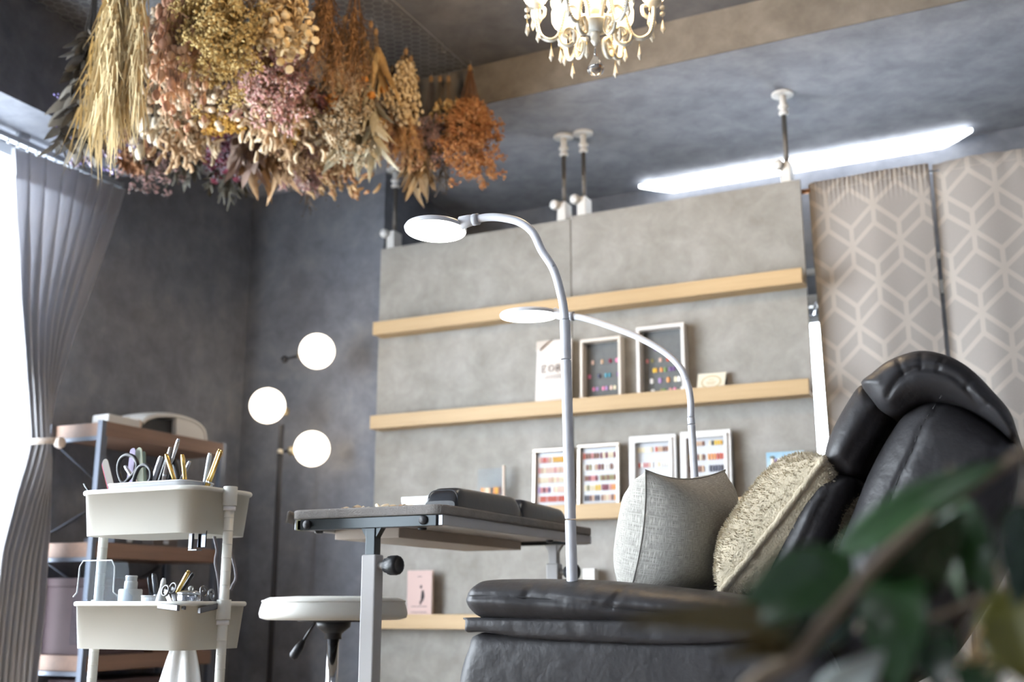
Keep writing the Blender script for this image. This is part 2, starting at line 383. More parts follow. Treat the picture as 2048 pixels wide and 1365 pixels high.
def frame(px, zr, label, bar, depth, mats, backmat, rows, prof=0, lean=.05, glass=True, group='nail sample frames on the ledges'):
    # px = left, right, top pixel at the left corner; stands on ledge row zr, leaning back
    y = LF + .022
    zb = LEDGE_Z[zr] + LB
    x0 = onY(px[0], px[2], y).x; x1 = onY(px[1], px[2], y).x; zt = onY(px[0], px[2], y+.012).z
    h = zt - zb; w = x1 - x0; xc = (x0+x1)/2
    t = thing('sample_frame', (xc, y, zb), label, 'picture frame', group)
    S = lambda z: y + lean * (z - zb)          # front plane leans back
    fb = MB()
    def bar_(a, b, c, d):
        for (xa, za), (xb, zb2) in ():
            pass
        vs = []
        for yy in (0, depth):
            vs += [(a, S(c)+yy, c), (b, S(c)+yy, c), (b, S(d)+yy, d), (a, S(d)+yy, d)]
        fb.add(vs, [(0,1,2,3),(7,6,5,4),(0,4,5,1),(1,5,6,2),(2,6,7,3),(3,7,4,0)])
    bar_(x0, x1, zb, zb+bar); bar_(x0, x1, zt-bar, zt); bar_(x0, x0+bar, zb+bar, zt-bar); bar_(x1-bar, x1, zb+bar, zt-bar)
    part(t, 'frame', fb, mats, .003 if prof == 0 else .002)
    if prof:
        ib = MB(); g = bar*.55
        for a, b, c, d in ((x0+bar*.6, x1-bar*.6, zb+bar*.6, zb+bar*1.25), (x0+bar*.6, x1-bar*.6, zt-bar*1.25, zt-bar*.6), (x0+bar*.6, x0+bar*1.25, zb+bar, zt-bar), (x1-bar*1.25, x1-bar*.6, zb+bar, zt-bar)):
            ib.add([(a, S(c)-.006, c), (b, S(c)-.006, c), (b, S(d)-.006, d), (a, S(d)-.006, d), (a, S(c)+.006, c), (b, S(c)+.006, c), (b, S(d)+.006, d), (a, S(d)+.006, d)], [(0,1,2,3),(7,6,5,4),(0,4,5,1),(1,5,6,2),(2,6,7,3),(3,7,4,0)])
        part(t, 'inner_moulding', ib, mats, .002)
    q = depth - .004
    part(t, 'backing', MB().add([(x0+bar*.5, S(zb)+q, zb+bar*.5), (x1-bar*.5, S(zb)+q, zb+bar*.5), (x1-bar*.5, S(zt)+q, zt-bar*.5), (x0+bar*.5, S(zt)+q, zt-bar*.5), (x0+bar*.5, S(zb)+depth, zb+bar*.5), (x1-bar*.5, S(zb)+depth, zb+bar*.5), (x1-bar*.5, S(zt)+depth, zt-bar*.5), (x0+bar*.5, S(zt)+depth, zt-bar*.5)], [(0,1,2,3),(7,6,5,4),(0,4,5,1),(1,5,6,2),(2,6,7,3),(3,7,4,0)]), backmat)
    iw = w - 2*bar; ih = h - 2*bar
    for fz, cols, hh, spread in rows:       # fz: fraction down from the top inside, cols: (fx, colour, width)
        z = zt - bar - ih*fz
        for fx, c, ww in cols:
            nail_tip(t, (x0 + bar + iw*fx, S(z) + q - .003, z), ww, hh, c)
    return t
def strip(f0, f1, n, cols, w):
    return [(lerp(f0, f1, (k+.5)/n), cols[k % len(cols)] if isinstance(cols, list) else cols, w) for k in range(n)]
def rnd(cols, n): return [R.choice(cols) for _ in range(n)]
board_white = mat('frame_board_white', (204,207,212), .7); board_grey = mat('frame_board_dark_grey', (104,106,106), .8, var=.15, vscale=20)
metalframe = mat('brushed_metal_frame', (206,196,184), .3, .75); whiteframe = mat('white_frame_lacquer', (232,231,230), .4)
marble = mat('white_marble_frame', (226,220,214), .4, var=.5, vscale=5, rgb2=(232,228,224)); 
oakbox = mat('pale_wood_box_frame', (224,214,202), .5)
tw = .0082
frame((1062, 1143, 899), 2, 'brushed silver frame of six nail tip rows, directly left of the front lamp pole', .014, .02, metalframe, board_white,
    [(.13, strip(.04, .42, 5, ['blush','rose','red','rose','nude'], tw) + strip(.46, .98, 7, 'amber', tw), .016, 0),
     (.30, strip(.04, .98, 12, rnd(['blush','nude','rose','cream'], 12), tw), .016, 0), (.46, strip(.04, .98, 12, rnd(['cream','nude','blush'], 12), tw), .016, 0),
     (.62, strip(.04, .42, 5, ['lilac','rose','wine','rose','purple'], tw) + strip(.48, .98, 7, rnd(['blush','cream'], 7), tw), .016, 0),
     (.77, strip(.04, .98, 12, rnd(['red','red','rose','blush'], 12), tw), .016, 0), (.92, strip(.04, .42, 5, ['rose','red','wine','rose','rose'], tw) + strip(.52, .98, 6, rnd(['cream','nude'], 6), tw), .016, 0)])
frame((1151, 1236, 890), 2, 'brushed silver frame of five nail tip rows, directly right of the front lamp pole', .014, .02, metalframe, board_white,
    [(.13, strip(.04, .5, 6, rnd(['brown','red','rose'], 6), tw) + strip(.52, .98, 6, rnd(['nude','cream','wine'], 6), tw), .016, 0),
     (.31, strip(.04, .98, 11, ['white','brown','olive','white','nude','wine','brown','white','white','brown','white'], tw), .016, 0),
     (.48, strip(.08, .46, 6, rnd(['rose','brown','wine'], 6), tw) + strip(.52, .98, 7, rnd(['brown','olive'], 7), tw), .015, 0),
     (.63, strip(.08, .55, 6, rnd(['olive','yellow','cream'], 6), tw) + strip(.57, .76, 3, 'wine', tw) + strip(.78, .98, 3, ['rose','orange','orange'], tw), .016, 0),
     (.79, strip(.08, .52, 6, ['black','navy','brown','nude','navy','navy'], tw) + strip(.55, .98, 6, ['brown','nude','cream','blush','brown','orange'], tw), .016, 0)])
frame((1255, 1349, 874), 2, 'white moulded frame of pale nail tips standing behind the linen cushion, left one', .02, .02, whiteframe, board_white,
    [(.13, strip(.06, .48, 6, rnd(['white','cream'], 6), tw) + strip(.55, .96, 6, rnd(['brown','red','nude'], 6), tw), .014, 0), (.36, strip(.08, .5, 6, ['red','white','rose','rose','blush','white'], tw) + strip(.54, .98, 6, rnd(['olive','cream','white'], 6), tw), .013, 0),
     (.60, strip(.06, .5, 6, rnd(['blush','cream'], 6), tw) + strip(.55, .95, 5, rnd(['cream','olive','white'], 5), tw), .015, 0), (.82, strip(.06, .5, 6, rnd(['cream','blush'], 6), tw) + strip(.65, .98, 5, 'brown', tw), .012, 0)], prof=1)
frame((1357, 1459, 865), 2, 'white moulded frame of coloured nail tips with one navy row, beside another white frame', .02, .02, whiteframe, board_white,
    [(.1, strip(.06, .46, 6, rnd(['orange','nude','brown'], 6), tw) + strip(.56, .98, 6, ['cream','black','yellow','yellow','amber','black'], tw), .012, 0), (.30, strip(.04, .46, 6, rnd(['nude','cream','brown'], 6), tw) + strip(.52, .97, 6, rnd(['red','orange'], 6), tw), .016, 0),
     (.47, strip(.06, .44, 6, rnd(['brown','nude'], 6), tw) + strip(.55, .98, 6, 'navy', tw), .017, 0), (.64, strip(.06, .46, 6, rnd(['cream','nude'], 6), tw) + strip(.55, .98, 6, rnd(['red','rose'], 6), tw), .016, 0), (.84, strip(.06, .96, 11, rnd(['cream','rose'], 11), tw), .015, 0)], prof=1)
frame((1158, 1240, 681), 1, 'small pale wood box frame with gemstone nail samples, beside the canvas pouch', .012, .046, oakbox, board_grey,
    [(.30, [(.18,'blush',.011),(.45,'nude',.011),(.68,'wine',.014),(.88,'pink',.016)], .012, 0), (.52, [(.08,'pink',.014),(.36,'navy',.014),(.56,'teal',.013),(.66,'teal',.011),(.9,'purple',.012)], .012, 0),
     (.72, [(.2,'pink',.011),(.3,'lilac',.011),(.48,'pink',.012),(.57,'lilac',.01),(.7,'blush',.011),(.8,'cream',.011)], .011, 0), (.9, [(.25,'sky',.013),(.36,'sky',.012),(.58,'olive',.01),(.7,'white',.008)], .012, 0)], lean=.02)
frame((1270, 1367, 656), 1, 'taller white marbled box frame with coloured nail samples under the rear lamp arm', .014, .046, marble, board_grey,
    [(.26, [(.32,'purple',.014)], .01, 0), (.42, [(.1,'rose',.011),(.22,'olive',.011),(.42,'blush',.012),(.6,'red',.011),(.7,'rose',.011)], .011, 0), (.56, [(.26,'yellow',.012),(.31,'amber',.011),(.44,'orange',.013),(.53,'green',.011),(.66,'purple',.013),(.74,'purple',.012),(.9,'teal',.011)], .012, 0),
     (.71, [(.2,'white',.015),(.4,'lilac',.014),(.6,'orange',.013),(.78,'cream',.013),(.86,'white',.015)], .014, 0), (.86, [(.22,'white',.015),(.43,'olive',.012),(.5,'green',.011),(.65,'rose',.013),(.75,'pink',.012),(.93,'white',.014)], .014, 0)], lean=.02)

# canvas pouch with printed lettering
def letters(parent, txt_rows, mat_):
    b = MB()
    for segs in txt_rows:
        for (xa, za, xb, zb2, w) in segs: b.append((xa, za, xb, zb2, w))
y = LF + .022; zb = LEDGE_Z[1] + LB
A = onY(1074, 684, y+.012); B = onY(1142, 676, y+.012); C_ = onY(1069, 802, y); D_ = onY(1141, 796, y)
canvas = mat('cotton_canvas', (228,219,212), .9, bump=.3, bscale=120)
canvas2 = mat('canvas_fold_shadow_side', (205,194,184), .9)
t = thing('canvas_pouch', ((A.x+B.x)/2, y, zb), 'cream cotton pouch printed EORA, standing upright on the oak ledge behind the lamp pole', 'pouch')
pm = MB()
X = lambda u, v: lerp(lerp(C_.x, D_.x, u), lerp(A.x, B.x, u), v)
Z = lambda v: lerp(zb, A.z, v)
pm.grid(lambda u, v: (X(u, v), y + .05*(Z(v)-zb) + .002 - .012*math.sin(math.pi*u)*math.sin(math.pi*min(1, v*1.1)) , Z(v)), 12, 14)
pm.grid(lambda u, v: (X(u, v), y + .05*(Z(v)-zb) + .012, Z(v)), 12, 14)
for u in (0, 1): pm.grid(lambda a, v: (X(u, v), y + .05*(Z(v)-zb) + lerp(.002, .012, a), Z(v)), 1, 14)
for v in (0, 1): pm.grid(lambda u, a: (X(u, v), y + .05*(Z(v)-zb) + lerp(.002, .012, a), Z(v)), 12, 1)
part(t, 'bag', pm, canvas)
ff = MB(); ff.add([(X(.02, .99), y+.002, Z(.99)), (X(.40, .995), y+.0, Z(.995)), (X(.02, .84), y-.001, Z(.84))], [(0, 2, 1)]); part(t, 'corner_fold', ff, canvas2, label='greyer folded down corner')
ink = mat('print_ink', (142,132,126), .8)
def glyph(mb, ch, x, z, w, h, yy, s):
    def st(x0, z0, x1, z1, th):
        d = Vector((x1-x0, 0, z1-z0)); n = Vector((-d.z, 0, d.x)).normalized()*th/2; p = Vector((x0, yy, z0)); q = Vector((x1, yy, z1))
        mb.add([p-n, q-n, q+n, p+n], [(0,1,2,3)])
    T, t_ = .2*w, .1*w
    if ch == 'E':
        st(x+T, z, x+T, z+h, T); [st(x+.05*w, z+q, x+k*w, z+q, t_*1.6) for q, k in ((h-.04*h, .85), (.5*h, .7), (.04*h, .9))]
    if ch == 'O':
        pts = [(x+.5*w+.42*w*math.cos(a), z+.5*h+.48*h*math.sin(a)) for a in [2*math.pi*i/14 for i in range(15)]]
        for i, (p, q) in enumerate(zip(pts, pts[1:])): st(*p, *q, lerp(t_, T, abs(math.cos(2*math.pi*(i+.5)/14))))
    if ch == 'R':
        st(x+T, z, x+T, z+h, T); pts = [(x+T, z+h*.97), (x+.6*w, z+h*.97), (x+.78*w, z+h*.76), (x+.6*w, z+h*.52), (x+T, z+h*.52)]
        for p, q in zip(pts, pts[1:]): st(*p, *q, t_*1.7)
        st(x+.45*w, z+h*.52, x+.92*w, z, T); st(x+.02*w, z+.02*h, x+.42*w, z+.02*h, t_); 
    if ch == 'A':
        st(x+.06*w, z, x+.5*w, z+h, t_*1.2); st(x+.5*w, z+h, x+.95*w, z, T); st(x+.25*w, z+.35*h, x+.7*w, z+.35*h, t_)
pb = MB(); gw, gh = .024, .028; zl = lerp(zb, A.z, .545); x_ = X(.18, .55)
for ch in 'EORA':
    glyph(pb, ch, x_, zl, gw, gh, y + .05*(zl-zb) - .0115, 1); x_ += gw + .006
for zf, a, b_, th in ((.485, .3, .78, .0035), (.455, .26, .82, .0035), (.14, .36, .62, .003)):
    z_ = lerp(zb, A.z, zf); pb.add([(X(a, zf), y+.05*(z_-zb)-.0112, z_), (X(b_, zf), y+.05*(z_-zb)-.0112, z_), (X(b_, zf), y+.05*(z_-zb)-.0112, z_+th), (X(a, zf), y+.05*(z_-zb)-.0112, z_+th)], [(0,1,2,3)])
part(t, 'lettering', pb, ink, fix=False)
# small cream card with an oval emblem
a = onY(1396, 749, LF+.05); b = onY(1452, 745, LF+.05); c = onY(1391, 776, LF+.03); d = onY(1446, 769, LF+.03); zz = LEDGE_Z[1]+LB
t = thing('emblem_card', ((a.x+b.x)/2, LF+.035, zz), 'small cream card with a gold oval emblem, leaning beside the marbled frame', 'card')
cardm = mat('cream_card', (226,218,198), .7); goldink = mat('gold_print', (196,180,138), .6)
zl0, zh0, yl0, yh0 = zz, a.z, LF+.025, LF+.052
def cd(u, v, o=0): return Vector((lerp(lerp(c.x, d.x, u), lerp(a.x, b.x, u), v), lerp(yl0, yh0, v) - o, lerp(zl0, zh0, v)))
cb = MB(); cb.add([cd(0,0), cd(1,0), cd(1,1), cd(0,1), cd(0,0,-.002), cd(1,0,-.002), cd(1,1,-.002), cd(0,1,-.002)], [(0,1,2,3),(7,6,5,4),(0,4,5,1),(1,5,6,2),(2,6,7,3),(3,7,4,0)]); part(t, 'paper', cb, cardm)
eb = MB(); n = 28
vs = []
for k in range(n):
    aa = 2*math.pi*k/n
    vs += [cd(.5+.36*math.cos(aa), .66+.25*math.sin(aa), .0006), cd(.5+.31*math.cos(aa), .66+.20*math.sin(aa), .0006)]
eb.add(vs, [(2*k, 2*((k+1) % n), 2*((k+1) % n)+1, 2*k+1) for k in range(n)])
for u0, u1, v in ((.4, .6, .74), (.32, .68, .64), (.36, .64, .57)): eb.add([cd(u0, v, .0006), cd(u1, v, .0006), cd(u1, v+.03, .0006), cd(u0, v+.03, .0006)], [(0,1,2,3)])
part(t, 'emblem', eb, goldink, fix=False)
# acrylic stand with two rows of orange tips, half hidden by the arm rest cushion
zz = LEDGE_Z[2]+LB; y = LF+.03
a = onY(956, 945, y); b = onY(1009, 934, y)
t = thing('acrylic_stand', ((a.x+b.x)/2, y, zz), 'clear acrylic stand of two orange nail tip rows, left on the third ledge', 'display stand', 'nail sample frames on the ledges')
part(t, 'front_panel', MB().box((a.x, y, zz), (b.x, y+.004, a.z+.012)), M['acryl'])
part(t, 'side_edge', MB().box((b.x-.007, y-.004, zz), (b.x, y+.006, a.z+.02)), mat('pale_peach_edge', (232,212,194), .5))
part(t, 'foot', MB().box((a.x, y, zz), (b.x, y+.028, zz+.004)), M['acryl'])
for fz, cols in ((.46, ['orange','nude','cream','nude','black','orange','amber','brown']), (.7, ['green','blush','nude','cream','orange','nude','black','orange'])):
    for k, c_ in enumerate(cols): nail_tip(t, (lerp(a.x+.02, b.x-.02, k/7), y-.003, lerp(a.z, zz, fz-.05)), .011, .02, c_)
# blue card of nail tips, half behind the fur cushion
y = LF+.03; a = onY(1532, 906, y); b = onY(1607, 898, y)
skym = mat('sky_print', (110,170,205), .6, var=.4, vscale=14, rgb2=(205,222,230))
t = thing('sky_blue_card', ((a.x+b.x)/2, y, zz), 'sky blue card with purple and magenta nail tips, peeping out behind the fur cushion', 'card', 'nail sample frames on the ledges')
part(t, 'backing_card', MB().box((a.x, y, zz), (b.x, y+.003, a.z)), skym)
part(t, 'clip_pin', MB().ball((a.x+.02, y-.002, a.z-.018), .006, sc=(1.4, .5, 1)), mat('grey_pin', (120,124,116), .4, .6))
for k, c_ in enumerate(['cream','purple','white','blush','purple','white','lilac','navy','wine']): nail_tip(t, (a.x+.022+k*.0115, y-.003, a.z-.038), .0115, .022, c_)
for k, c_ in enumerate(['pink','wine','pink','rose','wine','lilac']): nail_tip(t, (a.x+.036+k*.014, y-.003, a.z-.082), .013, .02, c_)
# pink booklet and small white box on the lowest ledge
zz = LEDGE_Z[3]+LB; y = LF+.022; a = onY(815, 1142, y); b = onY(864, 1143, y)
t = thing('pink_booklet', ((a.x+b.x)/2, y, zz), 'dusty pink booklet with a small black plant drawing, upright on the lowest ledge', 'booklet')
pinkm = mat('dusty_pink_cover', (204,178,172), .7)
part(t, 'cover', MB().box((a.x, y, zz+.0), (b.x, y+.004, a.z)), pinkm, .001)
part(t, 'pages', MB().box((a.x+.002, y+.004, zz), (b.x-.002, y+.014, a.z-.003)), mat('paper_pages', (224,218,208), .8))
part(t, 'back_cover', MB().box((a.x, y+.014, zz), (b.x, y+.017, a.z)), pinkm, .001)
dm = mat('black_print', (52,50,54), .8); db = MB(); xc = a.x + .58*(b.x-a.x)
def cpt(u, v): return (lerp(a.x, b.x, u), y-.0006, lerp(zz+.03, a.z, v))
for poly in ([(.52,.66),(.6,.69),(.62,.63),(.55,.60)], [(.6,.56),(.68,.58),(.72,.44),(.66,.34),(.58,.30),(.57,.42)], [(.52,.34),(.58,.36),(.6,.27),(.53,.26)]):
    db.add([cpt(*q) for q in poly], [tuple(range(len(poly)))])
for v in (.86, .22, .10): db.add([cpt(.18 if v < .5 else .42, v), cpt(.82 if v < .5 else .6, v), cpt(.82 if v < .5 else .6, v+.012), cpt(.18 if v < .5 else .42, v+.012)], [(0,1,2,3)])
part(t, 'print', db, dm, fix=False)
a = onY(1166, 1138, LF+.02); b = onY(1189, 1138, LF+.02)
t = thing('white_box', ((a.x+b.x)/2, LF+.04, zz), 'small plain white box on the lowest ledge, peeping over the recliner armrest', 'box')
part(t, 'carton', MB().box((a.x, LF+.018, zz), (b.x, LF+.062, a.z-.012)), M['white'], .002)
part(t, 'lid', MB().box((a.x-.001, LF+.017, a.z-.012), (b.x+.001, LF+.063, a.z)), M['white'], .002)
# ------------------------------------------------------------------ patterned curtains
def pattern_mat():
    m, nt, b = principled('cube_pattern_cloth'); N = nt.nodes; L = nt.links
    uvn = N.new('ShaderNodeUVMap'); sp = N.new('ShaderNodeSeparateXYZ'); L.new(uvn.outputs[0], sp.inputs[0])
    def mth(op, a, b_=None, c=None):
        n = N.new('ShaderNodeMath'); n.operation = op
        for i, v in enumerate((a, b_, c)):
            if v is None: continue
            if isinstance(v, (int, float)): n.inputs[i].default_value = v
            else: L.new(v, n.inputs[i])
        return n.outputs[0]
    A_, DY, S = .168, .146, .070
    hx = A_/2; mm = (DY - S)/hx; per = 2*DY
    x = mth('PINGPONG', sp.outputs[0], hx); y = sp.outputs[1]; mx = mth('MULTIPLY', x, mm)
    inv = 1/math.sqrt(1+mm*mm); ds = []
    for sign, c in ((-1, 0), (-1, -S), (1, S), (1, 0)):
        line = mth('ADD', mth('MULTIPLY', mx, sign), c)
        q = mth('PINGPONG', mth('SUBTRACT', y, line), DY)
        ds.append(mth('MULTIPLY', q, inv))
    v0 = mth('MAXIMUM', x, mth('SUBTRACT', mth('PINGPONG', y, DY), S))
    v1 = mth('MAXIMUM', mth('SUBTRACT', hx, x), mth('SUBTRACT', mth('PINGPONG', mth('SUBTRACT', y, DY), DY), S))
    d = ds[0]
    for q in ds[1:] + [v0, v1]: d = mth('MINIMUM', d, q)
    mr = N.new('ShaderNodeMapRange'); mr.inputs[1].default_value = .0072; mr.inputs[2].default_value = .0090
    mr.inputs[3].default_value = 1; mr.inputs[4].default_value = 0; L.new(d, mr.inputs[0])
    nz = N.new('ShaderNodeTexNoise'); nz.inputs['Scale'].default_value = 260; nz.inputs['Detail'].default_value = 2
    L.new(uvn.outputs[0], nz.inputs['Vector'])
    g = N.new('ShaderNodeMix'); g.data_type = 'RGBA'; g.inputs[6].default_value = lin((162,157,152)); g.inputs[7].default_value = lin((178,172,167)); L.new(nz.outputs[0], g.inputs[0])
    f = N.new('ShaderNodeMix'); f.data_type = 'RGBA'; L.new(mr.outputs[0], f.inputs[0]); L.new(g.outputs[2], f.inputs[6]); f.inputs[7].default_value = lin((191,184,176))
    L.new(f.outputs[2], b.inputs['Base Color']); b.inputs['Roughness'].default_value = .9; b.inputs['Specular IOR Level'].default_value = .15
    return cloth_glow(m, .12)
PAT = pattern_mat()
CY = PY + .06
def patterned(xl_top, xr_top, left_edge, label, ph, u0):
    xl = onY(xl_top, 362, CY).x; xr = xr_top
    zt = PZ + .012; zb = .16
    t = thing('patterned_curtain', ((xl+xr)/2, CY, zb), label, 'curtain', 'patterned curtains beside the partition')
    b = MB()
    nu, nv = 90, 44
    def fn(u, v):
        z = lerp(zt, zb, v); x = lerp(xl + left_edge * v, xr, u)
        am = .005 + .011 * min(1, v * 1.6)
        k_ = (xr - xl)/.5
        wv = math.sin(u*8.5*k_ + ph) * am + math.sin(u*21*k_ + ph*2 + v*2) * am * .25 + .004*math.sin(v*7 + u*5)
        wv += .05 * math.exp(-((u)/.035)**2) * (.4 + .6*v)
        if v < .03: wv += .004*math.sin(u*160)
        return (x, CY + wv, z)
    b.grid(fn, nu, nv, uvf=lambda u, v: (u0 + (xr-xl)*1.02*u, lerp(zt, zb, v)))
    o = part(t, 'cloth', b, PAT, fix=False); s = o.modifiers.new('thickness', 'SOLIDIFY'); s.thickness = .002
    hem = mat('hem_thread', (186,178,170), .9)
    for zz, rr in ((zt-.036, .0016), (zb+.03, .002)):
        part(t, 'hem_stitch', MB().tube([(lambda p: (p[0], p[1]-.0035, p[2]))(fn(i/60, (zt-zz)/(zt-zb))) for i in range(61)], rr, 5), hem)
    return t
gapx = onY(1874, 500, CY).x
patterned(1613, gapx - .003, .02, 'grey curtain with cream cube pattern hanging directly beside the partition', .6, .02)
patterned(1866, XR - .05, .0, 'wider grey cube pattern curtain hanging behind the back of the recliner', 2.1, .05)
rd = thing('curtain_rod', ((XB_+XR)/2, CY, PZ-.01), 'thin steel tension rod carrying the patterned curtains', 'curtain rod')
part(rd, 'rod', MB().tube([(XB_-.01, CY+.026, PZ-.012), (XR, CY+.026, PZ-.012)], .005, 10), M['steel'])
part(rd, 'end_cap', MB().tube([(XB_-.012, CY+.026, PZ-.012), (XB_+.02, CY+.026, PZ-.012)], .009, 10), mat('copper_cap', (196,140,96), .35, .6))
# steel wall rail seen through the gap between partition and curtain
wr = thing('wall_rail', (-.86, YB-.03, 1.80), 'white wall rail with hooks on the back wall, in the gap beside the curtain', 'rail')
for z, hh in ((onY(1612, 545, YB-.04).z, .022), (onY(1620, 603, YB-.04).z, .05)):
    part(wr, 'bar', MB().box((-1.10, YB-.05, z-hh/2), (-.2, YB-.02, z+hh/2)), M['white'], .004)
z = onY(1622, 622, YB-.05).z
for x in (-.90, -.872, -.84): part(wr, 'hook', MB().tube(smooth([(x, YB-.05, z+.03), (x+.01, YB-.09, z+.02), (x+.004, YB-.10, z-.01), (x-.006, YB-.07, z-.02)], 5), .006, 6), M['chrome'])

# ------------------------------------------------------------------ window curtain with tieback
CX = -3.2
Lt = [(293,18),(430,16),(600,20),(750,29),(850,37),(885,40),(930,30),(1000,12),(1100,-8),(1365,-26),(1500,-36)]
Rt = [(293,232),(380,245),(480,214),(560,184),(680,141),(790,106),(860,93),(885,91),(930,95),(1050,90),(1200,78),(1365,55),(1500,40)]
clm = cloth_glow(mat('grey_curtain_cloth', (204,205,210), .9, sheen=.2, bump=.15, bscale=90, stretch=(1,1,.2)), .42)
t = thing('window_curtain', (CX, 2.75, .1), 'grey pleated curtain gathered by a tieback at the left window', 'curtain')
b = MB(); nu, nv = 150, 60
def cfn(u, v):
    if v < 0.0001: pass
    yl = lerp(293, 1560, v); yr = lerp(380, 1560, v)
    pl = onX(table(Lt, yl), yl, CX); pr = onX(table(Rt, yr), yr, CX)
    p = pl.lerp(pr, u)
    tie = math.exp(-((lerp(337, 1560, v)-885)/190)**2)
    am = lerp(.030, .040, tie) * (.35 + .65*min(1, v*6))
    ph = u*2*math.pi*8.2 + .8*math.sin(u*9)
    return (p.x + am*math.sin(ph) + .05*tie*math.sin(u*math.pi) + .02*math.sin(v*5+u*3), p.y + .012*math.cos(ph)*(1-tie), max(p.z, .04) )
b.grid(cfn, nu, nv); o = part(t, 'cloth', b, clm, fix=False); s = o.modifiers.new('thickness', 'SOLIDIFY'); s.thickness = .002
hb = MB(); hb.grid(lambda u, v: (lambda p: (p[0]+.004, p[1], p[2]))(cfn(u, v*.045)), 150, 3); part(t, 'heading_band', hb, clm, fix=False)
v_ = (885-337)/(1560-337)
ring = [Vector(cfn(i/24, v_)) for i in range(25)]
yc = (ring[0].y+ring[-1].y)/2; hw = abs(ring[-1].y-ring[0].y)/2 + .012; zc = ring[12].z
tb = thing('curtain_tieback', (CX, yc, zc), 'cream cloth tieback with a white clasp around the window curtain', 'tieback')
bb = MB(); bb.grid(lambda u, v: (CX+.03 + .075*math.cos(2*math.pi*u), yc + hw*math.sin(2*math.pi*u), zc + (v-.5)*.022 + .012*math.sin(2*math.pi*u)), 36, 2)
o = part(tb, 'band', bb, mat('cream_tieback', (216,206,198), .8)); s = o.modifiers.new('thickness', 'SOLIDIFY'); s.thickness = .003
part(tb, 'clasp', MB().lathe([(0,.014),(.018,.012),(.022,0),(.018,-.012),(0,-.014)], (CX+.108, yc+.02, zc-.006), axis=(1,0,.1), n=8), mat('clasp_white', (222,208,198), .4))
railm = mat('grey_rail', (158,162,168), .4, .3)
rl = thing('curtain_rail', (CX, .8, 2.12), 'white curtain rail under the beam along the left window', 'curtain rail')
part(rl, 'track', MB().box((CX-.052, -1.6, 2.118), (CX-.028, 3.07, 2.14)), railm, .002)
part(rl, 'end_stop', MB().box((CX-.054, 3.07, 2.112), (CX-.026, 3.085, 2.144)), railm, .002)
for k in range(14):
    y = 2.50 + k*.042; part(rl, 'glider', MB().box((CX-.043, y-.004, 2.106), (CX-.037, y+.004, 2.119)), railm)
for y in (-1, .5, 1.7, 2.6): part(rl, 'bracket', MB().box((CX-.056, y-.02, 2.138), (CX-.024, y+.02, ZS)), railm, .002)

# ------------------------------------------------------------------ shelf unit behind the cart
SX0, SX1, SY0, SY1 = -3.27, -3.0, 2.86, 3.52
walnut = woodmat('walnut_board', (120,96,84), (142,114,98), 1, .5); shm = mat('grey_steel_frame', (104,110,122), .4, .6)
t = thing('shelf_unit', ((SX0+SX1)/2, (SY0+SY1)/2, 0), 'walnut shelf unit with dark steel posts standing behind the white cart', 'shelf unit')
LEV = [1.135, .715, .335, .09]
for z in LEV:
    part(t, 'shelf', MB().box((SX0+.02, SY0+.02, z-.052), (SX1+.002, SY1-.02, z)), walnut, .002)
    part(t, 'end_rail', MB().box((SX0+.02, SY0+.004, z-.066), (SX1-.02, SY0+.02, z-.052)), shm)
for x in (SX0, SX1-.022):
    for y in (SY0, SY1-.03): part(t, 'post', MB().box((x, y, 0), (x+.022, y+.03, 1.138)), shm, .001)
for a, b_ in (((SX0+.006, SY0+.03, .36), (SX0+.006, SY1-.03, .66)), ((SX0+.006, SY0+.03, .66), (SX0+.006, SY1-.03, .36)), ((SX0+.006, SY0+.03, .74), (SX0+.006, SY1-.03, 1.08)), ((SX0+.006, SY0+.03, 1.08), (SX0+.006, SY1-.03, .74))):
    part(t, 'cross_brace', MB().tube([a, b_], .004, 6), shm)
# nail lamp on the top: curved white shell with a dark opening, and a flat box
zt = LEV[0]
def sy(px, py): return onX(px, py, SX1-.03).y
y0, y1 = sy(278, 860), sy(409, 872)
t = thing('nail_lamp', (SX1-.12, (y0+y1)/2, zt), 'curved white nail lamp with a dark opening on top of the shelf unit', 'nail lamp')
out = []; hgt = onX(340, 826, SX1-.03).z - zt
prof = [(0, .30), (.06, .55), (.2, .80), (.4, .96), (.6, 1.0), (.78, .93), (.9, .74), (.97, .45), (1.0, 0)]
sh = MB()
def shell(u, v, inner=0):
    ps = smooth([(lerp(y0, y1, a), zt + hgt*b_) for a, b_ in prof], 4); q = ps[min(len(ps)-1, int(round(v*(len(ps)-1))))]
    e = abs(u-.5)*2; k = 1 - .16*e**4
    return (lerp(SX1-.22, SX1-.015, u), lerp((y0+y1)/2, q[0], 1-.03*e**4), zt + .001 + (q[1]-zt)*k*(1-.0*inner))
sh.grid(lambda u, v: shell(u, v), 12, 32)
o = part(t, 'shell', sh, M['white'], fix=False); s = o.modifiers.new('thickness', 'SOLIDIFY'); s.thickness = .012; s.offset = 0
ym = lerp(y0, y1, .52)
part(t, 'side_body', MB().prism([(ym, zt+.001)] + [(p[0], p[1]) for p in smooth([(lerp(y0, y1, a), zt+hgt*b_*.97) for a, b_ in [(.50,.97),(.6,.98),(.78,.91),(.9,.72),(.97,.44),(.99,.005)]], 4)], lambda a, b_, d: (d, a, b_), SX1-.21, SX1-.018), M['white'])
part(t, 'hand_opening', MB().prism([(lerp(y0,y1,.05), zt+.004), (ym, zt+.004), (ym, zt+hgt*.74), (lerp(y0,y1,.2), zt+hgt*.58), (lerp(y0,y1,.07), zt+hgt*.36)], lambda a, b_, d: (d, a, b_), SX1-.20, SX1-.04), M['black'])
y0, y1 = sy(212, 845), sy(282, 855)
